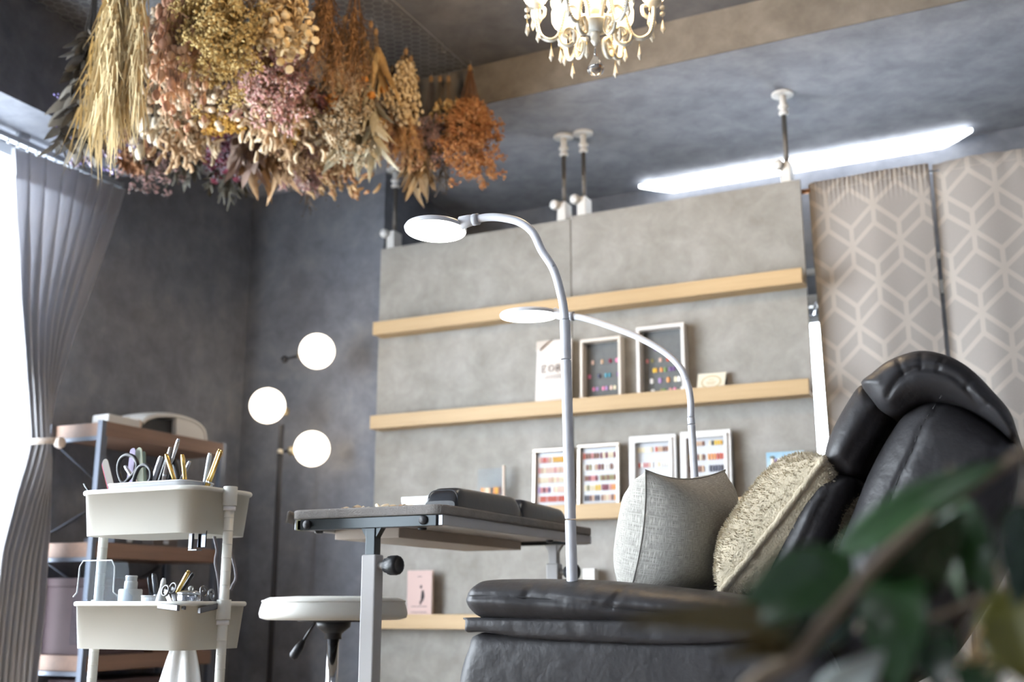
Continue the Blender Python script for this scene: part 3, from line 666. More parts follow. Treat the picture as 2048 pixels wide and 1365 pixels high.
t = thing('white_case', (SX1-.10, (y0+y1)/2, zt), 'low white case at the front corner on top of the shelf unit', 'case')
part(t, 'body', MB().box((SX1-.10, y0, zt), (SX1-.02, y1-.015, zt+.034)), M['white'], .006)
part(t, 'rounded_end', MB().tube([(SX1-.098, y1-.02, zt+.018), (SX1-.022, y1-.02, zt+.018)], .017, 14), mat('pale_cream_end', (226,212,198), .45))
# middle shelf: metal tools; lower shelves: boxes
for k, (ya, yb, hh, c, lab) in enumerate(((2.98, 3.12, .022, (70,72,80), 'dark metal case lying on the middle shelf behind the cart, first from the front'), (3.17, 3.30, .028, (96,88,86), 'grey brown case lying on the middle shelf behind the cart, second from the front'))):
    mm_ = mat('case_%d' % k, c, .35, .4)
    t = thing('tool_case', (SX1-.1, (ya+yb)/2, LEV[1]), lab, 'case', 'cases on the middle shelf')
    part(t, 'body', MB().box((SX1-.17, ya, LEV[1]), (SX1-.02, yb, LEV[1]+hh)), mm_, .004)
    part(t, 'latch', MB().box((SX1-.02, (ya+yb)/2-.012, LEV[1]+hh*.3), (SX1-.016, (ya+yb)/2+.012, LEV[1]+hh*.8)), M['silver'], .001)
brown = mat('maroon_storage_box', (74,60,64), .75, var=.1); brown2 = mat('brown_carton', (110,84,70), .75, var=.1)
for (ya, yb, za, hh, m_, lab) in ((2.90, 3.16, LEV[2], .26, brown, 'dark maroon storage box on the second lowest shelf, nearest the window'),
                           (3.20, 3.47, LEV[2], .14, brown2, 'brown carton on the second lowest shelf, behind the cart tray'),
                           (2.95, 3.40, LEV[3], .16, brown, 'wide maroon storage box on the lowest shelf of the unit')):
    t = thing('storage_box', ((SX0+SX1)/2, (ya+yb)/2, za), lab, 'box', 'boxes on the shelf unit')
    part(t, 'body', MB().box((SX0+.03, ya, za), (SX1-.012, yb, za+hh-.03)), m_, .003)
    part(t, 'lid', MB().box((SX0+.026, ya-.003, za+hh-.03), (SX1-.009, yb+.003, za+hh)), m_, .003)
cordm = mat('grey_cord', (108,102,106), .6)
for pts, d, lab in (([(428,1072),(434,1100),(431,1125),(437,1160),(440,1200),(437,1255),(441,1300),(436,1365)], 3.45, 'grey power cord hanging behind the cart post, left one'), ([(446,1076),(454,1084),(462,1105),(470,1135),(472,1158),(466,1170),(462,1180)], 3.4, 'grey power cord bending beside the cart post, right one')):
    d = (onZ(*pts[0], .6535)-CAM).dot(FW)
    P = smooth([atD(x, y, d) for x, y in pts], 5)
    o = solo('power_cord', MB().tube(P, .0035, 7), cordm, lab, 'cord')
# ------------------------------------------------------------------ globe floor lamp
GP = atD(556, 1000, 4.62)
bx, by = GP.x, GP.y
t = thing('globe_floor_lamp', (bx, by, 0), 'black floor lamp with three glowing globes against the dark corner wall', 'floor lamp')
part(t, 'base', MB().lathe([(0,0),(.12,0),(.12,.014),(.02,.022),(0,.022)], (bx, by, 0), n=32), M['black'])
dgrey = mat('dark_grey_pole', (44,45,50), .6)
part(t, 'pole', MB().tube([(bx, by, .02), (bx, by, 1.24)], .011, 12), dgrey)
for k, (px, py) in enumerate(((634, 703), (535, 812), (624, 898))):
    c = atD(px, py, 4.66); zj = c.z - .012
    g = part(t, 'globe', MB().ball(c, .0745, 28, m=18), M['globe'], label='glowing white glass globe')
    dirv = (Vector((bx, by, zj)) - c).normalized()
    part(t, 'arm', MB().tube([(bx, by, zj), c + dirv*.08], .006, 8), dgrey)
    part(t, 'socket', MB().tube([c + dirv*.072, c + dirv*.098], .018, 14), mat('brass_socket', (186,170,140), .3, .8))
    part(t, 'joint', MB().ball((bx, by, zj), .015, 12), dgrey if k < 2 else mat('brass_joint', (210,200,180), .3, .7))

# ------------------------------------------------------------------ white utility cart
TX0, TX1, TY0, TY1 = -1.995, -1.655, 1.843, 2.063
cart = thing('utility_cart', ((TX0+TX1)/2, (TY0+TY1)/2, 0), 'white three tier utility cart full of nail tools, left in the room', 'cart')
def rrect(x0, x1, y0, y1, r, n=7):
    out = []
    for cx_, cy_, a0 in ((x1-r, y1-r, 0), (x0+r, y1-r, 90), (x0+r, y0+r, 180), (x1-r, y0+r, 270)):
        for k in range(n+1):
            a = math.radians(a0 + 90*k/n); out.append((cx_+r*math.cos(a), cy_+r*math.sin(a)))
    return out
def traymesh(x0, x1, y0, y1, zt, h, r=.05, rim=.006, taper=.010, wall=.002):
    b = MB(); rings = []
    def ring(off, z): return [(x, y, z) for x, y in rrect(x0-off, x1+off, y0-off, y1+off, max(.004, r+off))]
    seq = [(-taper, zt-h), (0, zt-.006)]
    for k in range(7):
        a = math.pi*(-.5) + math.pi*1.25*k/6; seq.append((.001 + rim*.8*math.cos(a)*1.0 , zt-.004 + rim*(.2+math.sin(a)*.9)))
    seq += [(-wall, zt-.004), (-taper-wall, zt-h+.003)]
    vs = []; n = None
    for off, z in seq: q = ring(off, z); n = len(q); vs += q
    m = len(seq)
    fs = [(i*n+k, i*n+(k+1) % n, (i+1)*n+(k+1) % n, (i+1)*n+k) for i in range(m-1) for k in range(n)]
    b.add(vs, fs, 0, True); o = len(b.v)-len(vs)
    b.f.append(tuple(o + k for k in reversed(range(n)))); b.mi.append(0); b.sm.append(False)
    b.f.append(tuple(o + (m-1)*n + k for k in range(n))); b.mi.append(0); b.sm.append(False)
    return b
TR = [.75, .507, .20]
for z in TR: part(cart, 'tray', traymesh(TX0, TX1, TY0, TY1, z, .098), M['whitewarm'])
ym = (TY0+TY1)/2 - .005
for x, sgn in ((TX1+.013, 1), (TX0-.013, -1)):
    zt_ = .756 if sgn > 0 else .74
    part(cart, 'post', MB().tube([(x, ym, .03), (x, ym, zt_)], .0105, 18), M['whitewarm'])
    for z in TR:
        part(cart, 'sleeve', MB().tube([(x, ym, z-.036), (x, ym, z+.006)], .0155, 20), M['whitewarm'], .001)
        part(cart, 'collar', MB().tube([(x, ym, z-.047), (x, ym, z-.037)], .0135, 18), mat('collar_white', (232,232,234), .3))
    rb = MB()
    for k in range(24):
        z = .05 + k*.029
        if all(abs(z-q+.02) > .035 for q in TR): rb.lathe([(.0106, 0), (.0112, .001), (.0106, .002)], (x, ym, z), n=18)
    part(cart, 'joint_ring', rb, M['whitewarm'])
for x in (TX0+.03, TX1-.03):
    for y in (TY0+.03, TY1-.03):
        c = MB(); c.lathe([(.0,-.012),(.02,-.012),(.022,-.006),(.022,.006),(.02,.012),(0,.012)], (x, y, .023), axis=(1,0,0), n=20); c.box((x-.016, y-.006, .02), (x+.016, y+.006, .06)); c.tube([(x, y, .055), (x, y, .11)], .006, 8)
        part(cart, 'caster', c, M['black'])
# things in the upper tray
UY = ym - .01
zf = .75 - .095
p0 = onY(207, 975, UY-.055); p1 = onY(430, 975, UY+.045)
og = thing('desk_organizer', ((p0.x+p1.x)/2, UY, zf), 'white rounded desk organizer standing in the upper cart tray', 'organizer')
part(og, 'body', traymesh(p0.x, p1.x, UY-.055, UY+.055, .772, .115, r=.028, rim=.002, taper=.002), mat('matte_white', (214,216,220), .6))
for f in (.33, .66):
    xx = lerp(p0.x, p1.x, f); part(og, 'divider', MB().box((xx-.001, UY-.05, zf+.004), (xx+.001, UY+.055, .768)), mat('matte_white_b', (214,216,220), .6))
def stick(name, px0, px1, r, m_, label, cat, y=None, ext=.10, n=12, tipm=None, group=None, flat=False):
    y = UY if y is None else y
    a = onY(px0[0], px0[1], y); b_ = onY(px1[0], px1[1], y + R.uniform(-.006, .006)); d = (b_-a).normalized(); a2 = a - d*min(ext, (a.z-zf-.012)/max(.3, d.z))
    t = thing(name, a2, label, cat, group)
    part(t, 'barrel', MB().tube([a2, b_ - d*.004, b_], [r, r, r*.82], n), m_)
    part(t, 'cap_end', MB().lathe([(r*.8, 0), (r*.8, .002), (r*.45, .0025), (0, .0025)], b_, axis=d, n=n), tipm or m_)
    part(t, 'ring', MB().lathe([(r*1.01, 0), (r*1.06, .001), (r*1.06, .003), (r*1.01, .004)], lerp(a2, b_, .55), axis=d, n=n), tipm or M['silver'])
    return t
G = 'brushes and pens in the organizer'
stick('brush_pen', (306, 962), (322, 915), .0055, M['silver'], 'silver capped brush pen leaning right of the black scissors', 'pen', group=G)
stick('brush_pen', (322, 960), (340, 905), .0062, M['black'], 'black pen with beige rounded end, leaning behind the silver pens', 'pen', y=UY+.02, tipm=PAL['nude'], group=G)
stick('brush_pen', (333, 935), (341, 897), .0048, mat('taupe_barrel', (158,148,142), .4), 'taupe round ended brush pen beside the tallest silver tube', 'pen', y=UY+.012, group=G)
stick('brush_pen', (343, 925), (357, 880), .0042, M['chrome'], 'thin bright chrome tube, tallest of the tools in the organizer', 'pen', y=UY+.016, group=G)
stick('brush_pen', (349, 962), (333, 911), .0046, M['gold'], 'gold brush pen leaning left in front of the black pens', 'pen', y=UY-.02, group=G)
stick('brush_pen', (358, 960), (349, 922), .0062, M['black'], 'plain black marker between the two upright gold brush pens', 'pen', y=UY+.03, group=G)
stick('brush_pen', (370, 962), (365, 912), .0048, M['gold'], 'gold brush pen standing nearly upright in the middle of the organizer', 'pen', y=UY-.01, group=G)
stick('brush_pen', (371, 942), (379, 925), .0042, M['silver'], 'short silver stick behind the upright gold brush pen', 'pen', y=UY+.02, group=G)
stick('brush_pen', (411, 960), (420, 909), .0050, mat('pearl_barrel', (206,214,220), .3, .4), 'pearl white brush pen at the right end of the organizer', 'pen', y=UY+.01, group=G)
stick('brush_pen', (417, 960), (439, 901), .0040, M['gold'], 'gold brush pen leaning right, left of a pair at the organizer end', 'pen', y=UY+.0, group=G)
stick('brush_pen', (421, 961), (443, 903), .0038, M['gold'], 'gold brush pen leaning right, outermost at the organizer end', 'pen', y=UY-.008, group=G)
stick('brush_pen', (262, 950), (251, 934), .0040, M['silver'], 'small steel stick seen through the scissor handle loop', 'pen', y=UY+.02, group=G)
stick('tweezers', (179, 984), (169, 969), .0030, M['black'], 'black tool tip poking over the left rim of the upper tray', 'tool', y=TY0+.05)
def nail_file(px0, px1, w, cols, label, y, ext=.09):
    a = onY(px0[0], px0[1], y); b_ = onY(px1[0], px1[1], y); d = (b_-a).normalized(); a2 = a - d*ext
    side = Vector((d.z, 0, -d.x)); t = thing('nail_file', a2, label, 'nail file', 'nail files in the organizer')
    Ln = (b_-a2).length; n = 8
    prof = [(-w/2, 0), (w/2, 0)] + [(w/2*math.cos(math.pi*k/n), Ln - w/2 + w/2*math.sin(math.pi*k/n)) for k in range(n+1)]
    th = .0024
    for k, c in enumerate(cols):
        off = side * (k*.0034 - .0034) 
        part(t, 'layer', MB().prism(prof, lambda q, h, dd, off=off: a2 + off + side*q*(.93 if dd else 1) + d*h + Vector((0, dd, 0)), -k*th, -k*th-th*.9), mat('file_%d_%d_%d' % c, c, .8), .0004)
nail_file((222, 965), (211, 921), .020, [(190,72,52), (72,74,124), (118,112,106)], 'nail file with red, blue and grey layers leaning at the left end', UY-.03)
nail_file((262, 962), (269, 897), .018, [(112,106,126), (130,122,144)], 'lilac nail file standing behind the scissors', UY+.035)
nail_file((284, 962), (280, 896), .020, [(124,138,126), (156,162,144)], 'pale green nail file standing behind the scissors', UY+.045)
nail_file((292, 962), (290, 903), .012, [(128,142,130)], 'narrow green nail file behind the pale green one', UY+.052)
def scissors(loop, label, y, lean):
    P = [onY(x, yy, y) for x, yy in loop]; c = sum(P, Vector())/len(P)
    t = thing('scissors', (c.x, y, zf+.01), label, 'scissors', 'scissors in the organizer')
    q = smooth(P, 6, True); q.append(q[0])
    b = MB(); b.tube([p for p in q], .0046, 10, cap=False); part(t, 'handle_loop', b, mat('gloss_black', (26,27,32), .45))
    lo = min(P, key=lambda p: p.z)
    part(t, 'shank', MB().tube([lo, lo + Vector((lean, 0, -.04))], [.0052, .0036], 8), mat('gloss_black_b', (26,27,32), .45))
    part(t, 'blade', MB().obox(lo + Vector((lean*1.6, 0, -.060)), (.004, 0, 0), (0, .0012, 0), (-lean*.5, 0, .024)), M['steel'])
scissors([(243,962),(237,940),(241,920),(254,911),(268,915),(275,930),(270,945),(258,958),(250,966)], 'black handled scissors with the larger loop, left pair', UY-.022, .004)
scissors([(268,966),(272,948),(280,934),(292,931),(301,940),(302,956),(296,966),(284,972)], 'black handled scissors with the smaller loop, right pair', UY-.03, .004)
# lower tray
LZ = .507; LY = ym; zf2 = LZ-.094
HY = TY0+.046
a = onY(147, 1199, HY-.03); b_ = onY(236, 1199, HY-.03); tz = onY(190, 1122, HY-.03).z
t = thing('acrylic_holder', ((a.x+b_.x)/2, HY-.01, zf2), 'clear acrylic tissue holder in the left of the lower cart tray', 'holder')
prof = [(a.x, zf2+.006), (b_.x, zf2+.006), (b_.x, LZ+.014), (b_.x-.014, LZ+.022), (b_.x-.016, tz-.014), (b_.x-.026, tz), (a.x+.022, tz), (a.x+.012, tz-.012), (a.x+.010, LZ+.022), (a.x, LZ+.012)]
part(t, 'front_plate', MB().prism(prof, lambda q, h, d: (q, d, h), HY-.032, HY-.029), M['acryl'])
part(t, 'back_plate', MB().prism(prof, lambda q, h, d: (q, d, h), HY+.010, HY+.013), M['acryl'])
em = mat('bright_acrylic_edge', (222,228,234), .15, alpha=.6)
eb = MB(); eb.tube([(q, HY-.031, h) for q, h in prof[2:]], .0016, 6); part(t, 'polished_edge', eb, em)
part(t, 'base_plate', MB().box((a.x, HY-.03, zf2+.003), (b_.x, HY+.012, zf2+.006)), M['acryl'])
c0 = onY(261, 1185, LY); 
def lathe_px(name, label, cat, cx, cy, y, prof, m_, parts=()):
    c = onY(cx, cy, y); t = thing(name, (c.x, y, zf2), label, cat)
    for nm, pr, mm_ in prof: part(t, nm, MB().lathe(pr, (c.x, y, zf2), n=22), mm_)
    return t
Hh = lambda py: onY(261, py, LY).z - zf2
lathe_px('pump_bottle', 'white square shouldered pump bottle in the lower cart tray', 'bottle', 261, 1185, LY, [('body', [(0,0.004),(.026,.004),(.026,Hh(1181)),(.024,Hh(1179)),(0,Hh(1179))], M['white']), ('shoulder', [(.0145,Hh(1180)),(.0145,Hh(1165)),(.013,Hh(1163)),(0,Hh(1163))], M['white']), ('pump_head', [(.0125,Hh(1163)),(.0125,Hh(1156)),(.0135,Hh(1155)),(.0125,Hh(1152)),(0,Hh(1152))], M['white'])], None)
lathe_px('white_jar', 'short white jar holding dark brushes in the lower cart tray', 'jar', 304, 1195, LY, [('body', [(.021,.004),(.023,Hh(1193)),(.021,Hh(1192)),(.020,.01),(0,.01)], mat('translucent_white', (226,228,230), .3)), ('rim', [(.0232,Hh(1195)),(.024,Hh(1193)),(.0225,Hh(1192))], M['white'])], None)
G2 = 'tools in the lower cart tray'
zf_keep = zf; zf = zf2
stick('brush', (301, 1190), (297, 1157), .0030, M['black'], 'thin black brush standing in the short white jar', 'brush', y=LY, ext=.06, group=G2)
stick('brush_pen', (313, 1192), (308, 1150), .0055, mat('smoky_barrel', (62,64,70), .15), 'dark glassy pen standing in the short white jar', 'pen', y=LY+.006, ext=.06, group=G2)
stick('brush_pen', (350, 1194), (377, 1144), .0046, M['gold'], 'gold brush pen leaning right in the lower tray', 'pen', y=LY+.02, ext=.07, group=G2)
stick('brush_pen', (357, 1194), (386, 1149), .0044, M['black'], 'black pen leaning right beside the gold one in the lower tray', 'pen', y=LY+.03, ext=.07, group=G2)
zf = zf_keep
a = onY(321, 1205, LY-.01); b_ = onY(328, 1157, LY-.01)
t = thing('glue_tube', a - Vector((0,0,.06)), 'white soft tube standing beside the clips in the lower tray', 'tube')
part(t, 'body', MB().tube([a - Vector((.006,0,.06)), a, lerp(a, b_, .62)], [.013, .012, .006], 14), mat('frosted_white', (220,220,220), .35))
part(t, 'cap', MB().tube([lerp(a, b_, .62), lerp(a, b_, .85), b_], [.0062, .0058, .003], 12), M['white'])
c = onY(377, 1205, LY-.015)
t = thing('steel_jar', (c.x, c.y, zf2), 'polished steel dappen jar with a knobbed lid in the lower tray', 'jar')
hz = lambda py: onY(377, py, LY-.015).z - zf2
part(t, 'bowl', MB().lathe([(0,.004),(.022,.004),(.0255,hz(1200)),(.0255,hz(1190)),(.022,hz(1187))], (c.x, c.y, zf2), n=26), M['chrome'])
part(t, 'lid', MB().lathe([(.0265,hz(1190)),(.026,hz(1186)),(.014,hz(1182)),(0,hz(1181))], (c.x, c.y, zf2), n=26), M['chrome'])
part(t, 'lid_knob', MB().ball((c.x+.004, c.y, zf2+hz(1178)), .006, 12), mat('clear_knob', (206,206,200), .1, trans=.5))
def clip(jaw, rings, label, pl, inn):
    inn = Vector(inn); a = pl(*jaw[0], 0); b_ = pl(*jaw[1], 0); mid = (a+b_)/2
    t = thing('bulldog_clip', mid, label, 'clip', 'steel clips gripping the lower tray rim'); d = (b_-a)/2
    part(t, 'front_jaw', MB().obox(mid, d, inn*.004, (0, 0, .006)), M['clipsteel'], .001)
    part(t, 'back_jaw', MB().obox(mid + inn*.020 + Vector((0,0,.002)), d, inn*.003, (0, 0, .006)), M['clipsteel'], .001)
    for k, (rx, ry) in enumerate(rings):
        off = .006 + k*.012
        c = pl(rx, ry, off); root = mid + inn*off + Vector((0,0,.008)); ax_ = (c-root).cross(inn).normalized()
        part(t, 'lever', MB().obox((root+c)/2, ax_*.0055, inn*.0012, (c-root)/2), M['clipsteel'], .0005)
        g = MB(); h_ = d.normalized(); q = [c + h_*.0085*math.cos(2*math.pi*i/20) + Vector((0,0,.0105*math.sin(2*math.pi*i/20))) + inn*.003*math.sin(2*math.pi*i/20) for i in range(21)]
        g.tube(q, .0022, 8, cap=False); g.lathe([(.0034,-.001),(.0034,.001),(0,.001)], c, axis=inn, n=10)
        for sg in (-1, 1): g.tube([c + h_*.0075*sg, c + h_*.003*sg], .0012, 5)
        part(t, 'ring_grip', g, M['clipsteel'])
clip([(317,1212),(357,1217)], [(331,1182),(346,1177)], 'steel bulldog clip on the middle of the lower tray rim', lambda x, y, o: onY(x, y, TY0-.006+o), (0,1,0))
clip([(398,1222),(433,1213)], [(407,1184),(423,1190)], 'steel bulldog clip on the lower tray rim beside the cart post', lambda x, y, o: onX(x, y, TX1+.006-o), (-1,0,0))
# clip-on metal hook below the upper tray
a = onY(381, 1070, TY0+.05); 
t = thing('tool_hook', (a.x, TY0+.05, a.z), 'polished steel clip hanging under the upper cart tray', 'hook')
b_ = onY(398, 1099, TY0+.05)
part(t, 'front_blade', MB().box((a.x, TY0+.045, b_.z), (a.x+.010, TY0+.052, a.z+.01)), M['clipsteel'], .001)
part(t, 'rear_blade', MB().box((a.x+.012, TY0+.06, b_.z+.004), (a.x+.034, TY0+.064, a.z+.01)), mat('dark_chrome', (90,94,102), .1, 1), .001)
part(t, 'foot', MB().box((a.x, TY0+.045, b_.z-.003), (a.x+.024, TY0+.062, b_.z)), M['clipsteel'], .0005)
# white plastic bag hanging from the lower tray
tp = [onY(357, 1290, TY1-.02), onY(428, 1290, TY1-.02)]
t = thing('plastic_bag', ((tp[0].x+tp[1].x)/2, TY1-.02, .22), 'white translucent plastic bag hanging under the lower cart tray', 'bag')
pb = MB()
xc = (tp[0].x+tp[1].x)/2
def bagf(u, v):
    a = 2*math.pi*u; z = lerp(.418, .225, v); r = lerp(.024, .062, min(1, v*1.15)**.8)
    r *= 1 + .16*math.sin(a*7 + 1)*(1-.4*v) + .05*math.sin(a*3+v*4)
    return (xc + r*math.cos(a)*1.05 - .002*v, TY1-.062 + r*.62*math.sin(a), z)
pb.grid(bagf, 84, 20); 
part(t, 'bag', pb, mat('white_bag_film', (236,238,240), .35, alpha=.93), fix=False)
part(t, 'tied_neck', MB().tube([(xc, TY1-.062, .416), (xc+.002, TY1-.062, .448)], [.022, .012], 12), mat('white_bag_film_b', (236,238,240), .4))

# ------------------------------------------------------------------ stool
SD = 2.86
c = atD(669, 1196, SD); r = .5*(atD(815, 1196, SD) - atD(522, 1196, SD)).length
sx_, sy_ = c.x, c.y; zt = c.z + .002
vinyl = mat('cream_vinyl', (224,223,216), .42, bump=.08, bscale=25)
t = thing('round_stool', (sx_, sy_, 0), 'round stool with a cream vinyl seat, black lift lever and chrome column', 'stool')
part(t, 'seat', MB().lathe([(0,zt+.001),(r*.55,zt+.001),(r*.86,zt-.002),(r*.93,zt-.007),(r*.955,zt-.012),(r*.965,zt-.016),(r*.985,zt-.028),(r,zt-.042),(r*.985,zt-.052),(r*.9,zt-.057),(0,zt-.055)], (sx_, sy_, 0), n=64), vinyl)
part(t, 'piping', MB().tube([(sx_+r*.958*math.cos(2*math.pi*i/64), sy_+r*.958*math.sin(2*math.pi*i/64), zt-.0115) for i in range(65)], .0028, 8, cap=False), vinyl)
part(t, 'under_plate', MB().lathe([(r*.5,zt-.055),(r*.48,zt-.062),(0,zt-.062)], (sx_, sy_, 0), n=32), M['black'])
part(t, 'mount', MB().lathe([(.045,zt-.058),(.043,zt-.075),(.026,zt-.088),(.0215,zt-.092),(.0215,zt-.105),(0,zt-.105)], (sx_, sy_, 0), n=24), M['black'])
part(t, 'column', MB().tube([(sx_, sy_, zt-.10), (sx_, sy_, .09)], .0155, 24), M['chrome'])
a = atD(632, 1242, SD); b_ = atD(607, 1283, SD-.02); c2 = atD(584, 1318, SD-.04)
part(t, 'lever_rod', MB().tube([(sx_-.02, sy_, zt-.07), a, b_], .0042, 8), M['black'])
part(t, 'lever_handle', MB().tube([b_, lerp(b_, c2, .35), lerp(b_, c2, .85), c2], [.007, .0115, .0125, .007], 14), M['black'])
part(t, 'hub', MB().lathe([(.035,.06),(.035,.095),(.02,.11),(0,.11)], (sx_, sy_, 0), n=20), M['chrome'])
for k in range(5):
    a_ = 2*math.pi*k/5 + .3; e = Vector((sx_ + .24*math.cos(a_), sy_ + .24*math.sin(a_), .055))
    part(t, 'base_leg', MB().tube([(sx_, sy_, .085), e], [.017, .011], 12), M['chrome'])
    cs = MB(); cs.lathe([(0,-.012),(.022,-.012),(.024,0),(.022,.012),(0,.012)], (e.x, e.y, .024), axis=(-math.sin(a_), math.cos(a_), 0), n=18); cs.tube([e, (e.x, e.y, .03)], .006, 8); part(t, 'caster', cs, M['black'])

# ------------------------------------------------------------------ overbed table
QX0, QX1, QY0, QY1, QZ = -1.645, -1.228, 2.165, 3.06, .72
felt = mat('grey_felt', (130,126,123), .95, var=.1, vscale=30, bump=.4, bscale=300); greyw = mat('grey_white_paint', (186,185,185), .45)
tbl = thing('overbed_table', ((QX0+QX1)/2, (QY0+QY1)/2, 0), 'grey topped height adjustable side table between the stool and the recliner', 'table')
mt = MB(); n = 40
mt.prism(rrect(QX0, QX1, QY0, QY1, .03, 6), lambda a, b_, d: (a, b_, d), QZ-.022, QZ)
part(tbl, 'felt_top', mt, felt, .004)
fl = MB()   # felt overhang curling at the left end
fl.grid(lambda u, v: (QX0 - .005 - .003*math.sin(v*40) * (1-u) - .006*(1-u), lerp(QY0+.002, QY0+.30, v), QZ - .002 - .027*(1-u) + .002*math.sin(v*53)), 3, 40)
o = part(tbl, 'felt_edge', fl, felt, fix=False); s = o.modifiers.new('thickness', 'SOLIDIFY'); s.thickness = .003
part(tbl, 'board', MB().box((QX0+.02, QY0+.02, QZ-.036), (QX1-.012, QY1-.02, QZ-.022)), greyw, .001)
part(tbl, 'underside_panel', MB().box((QX0+.035, QY0+.14, QZ-.062), (QX0+.22, QY1-.08, QZ-.036)), mat('underside_board', (172,160,148), .7), .002)
for x0, x1, nm in ((QX1-.034, QX1-.006, 1), (QX0+.012, QX0+.034, 0)):
    part(tbl, 'long_rail', MB().box((x0, QY0+.012, QZ-.046), (x1, QY1-.012, QZ-.022)), greyw, .002)
    for y in (QY0+.010, QY1-.016): part(tbl, 'rail_end_plate', MB().box((x0-.001, y-.0, QZ-.046), (x1+.001, y+.006, QZ-.023)), M['steel'], .001)
for y0, y1 in ((QY0+.004, QY0+.034), (QY1-.034, QY1-.004)):
    part(tbl, 'cross_channel', MB().box((QX0+.022, y0, QZ-.047), (QX1-.018, y1, QZ-.023)), M['darksteel'], .001)
part(tbl, 'channel_end', MB().box((QX0+.0205, QY0+.004, QZ-.047), (QX0+.032, QY0+.034, QZ-.023)), mat('yellow_zinc', (170,168,128), .4, .5))
for x in (QX0+.052, QX1-.05):
    part(tbl, 'bolt_cap', MB().lathe([(.0105,0),(.0105,-.004),(.008,-.006),(0,-.0065)], (x, QY0+.004, QZ-.034), axis=(0,1,0), n=20), M['black'])
    part(tbl, 'bolt_cap', MB().lathe([(.0105,-.047),(.0105,-.051),(.007,-.053),(0,-.053)], (x+.0 if x < -1.4 else x-.03, QY0+.05, QZ), n=18), M['black'])
for y in (QY1-.25, QY1-.1): part(tbl, 'bolt_cap', MB().lathe([(.010,-.046),(.010,-.051),(.007,-.053),(0,-.053)], (QX1-.03, y, QZ), n=18), M['black'])
for (px, y0, knob) in ((738, QY0+.006, 1), (1104, QY1-.05, 1)):
    x = onY(px, 1100, y0).x; hw = .0155
    zi = onY(px, 1110, y0).z if y0 < 2.5 else onY(px, 1128, y0).z
    lx = MB()
    lx.box((x-.013, y0+.003, zi-.02), (x+.013, y0+.029, QZ-.046)); part(tbl, 'inner_leg_tube', lx, M['darksteel'] if y0 < 2.5 else greyw, .002)
    for e in (-1, 1): part(tbl, 'weld_flare', MB().prism([(0, 0), (.014, 0), (0, -.022)], lambda a, b_, d, e=e: (x + e*(.013 + a), d, QZ-.047+b_), y0+.006, y0+.026), M['darksteel'] if y0 < 2.5 else greyw)
    part(tbl, 'outer_leg_tube', MB().box((x-.0185, y0-.002, .04), (x+.0185, y0+.034, zi)), greyw, .003)
    part(tbl, 'foot_bar', MB().box((x-.26, y0-.004, .012), (x+.26, y0+.036, .042)), greyw, .004)
    zk = onY(px, 1132, y0).z if y0 < 2.5 else onY(px, 1145, y0).z
    part(tbl, 'knob_spigot', MB().tube([(x+.017, y0+.016, zk), (x+.038, y0+.016, zk)], .0085, 14), greyw)
    kb = MB().lathe([(.012,.036),(.016,.039),(.0165,.05),(.021,.051),(.0215,.072),(.019,.077),(.014,.0765),(.013,.0755),(0,.0755)], (x, y0+.016, zk), axis=(1,-.12,.0), n=32, lobes=16, lob=.03)
    part(tbl, 'knob', kb, M['black'])
# on the table: cushion, white box, loose nail tips
hl = mat('gloss_black_vinyl', (40,42,47), .28, bump=.05, bscale=30)
a = onZ(884, 1006, QZ); b_ = onZ(1134, 1041, QZ)
cuy0, cuy1 = 2.235, onX(1133, 1041, QX1-.01).y
t = thing('arm_rest_cushion', (QX1-.07, (cuy0+cuy1)/2, QZ), 'glossy black padded arm rest lying lengthwise on the grey table', 'arm rest')
def pad(y0, y1, h0, h1, x0, x1):
    b = MB(); n = 22
    def f(u, v):
        y = lerp(y0, y1, v); e = min(v, 1-v)*2; hh = lerp(h0, h1, v) * (1-(1-min(1, e*4.2))**2.2*.72)
        ang = math.pi*u; cx = (x0+x1)/2; hw = (x1-x0)/2
        cc = math.copysign(abs(math.cos(ang))**.45, math.cos(ang)); ss = math.sin(ang)**.55 if math.sin(ang) > 1e-9 else 0
        return (cx - hw*cc*(1-.05*(1-min(1, e*6))), y, QZ + .001 + hh*ss)
    b.grid(f, 24, n)
    o = len(b.v); w = 25
    b.f.append(tuple(range(w))); b.mi.append(0); b.sm.append(False); b.f.append(tuple(reversed(range(n*w, n*w+w)))); b.mi.append(0); b.sm.append(False)
    return b
ymid = lerp(cuy0, cuy1, .55)
part(t, 'front_pad', pad(cuy0, ymid, .046, .050, QX1-.088, QX1-.006), hl); part(t, 'rear_pad', pad(ymid-.004, cuy1, .049, .040, QX1-.088, QX1-.006), hl)
part(t, 'piping', MB().tube([(lambda u: (QX1-.047 - .0395*math.copysign(abs(math.cos(math.pi*u))**.45, math.cos(math.pi*u)), cuy0+.014, QZ+.001+.0385*max(0, math.sin(math.pi*u))**.55))(i/24) for i in range(25)], .0016, 6), hl)
a = onY(803, 1004, 2.50); b_ = onY(893, 1004, 2.50); zt_ = onY(803, 995, 2.50).z
t = thing('white_carton', ((a.x+b_.x)/2, 2.55, QZ), 'flat white carton lying on the grey table behind the nail tips', 'box')
part(t, 'tray', MB().box((a.x, 2.50, QZ), (QX1-.10, 2.64, zt_-.012)), M['white'], .001); part(t, 'lid', MB().box((a.x-.001, 2.499, zt_-.013), (QX1-.099, 2.641, zt_)), M['white'], .001)
tipb = MB(); tipb.grid(lambda u, v: ((u-.5)*.010*(1-.35*v*v), (v-.5)*.022, .0012 + .0045*math.sin(math.pi*u)*(.55+.45*math.sin(math.pi*v)) + .003*v), 6, 6)
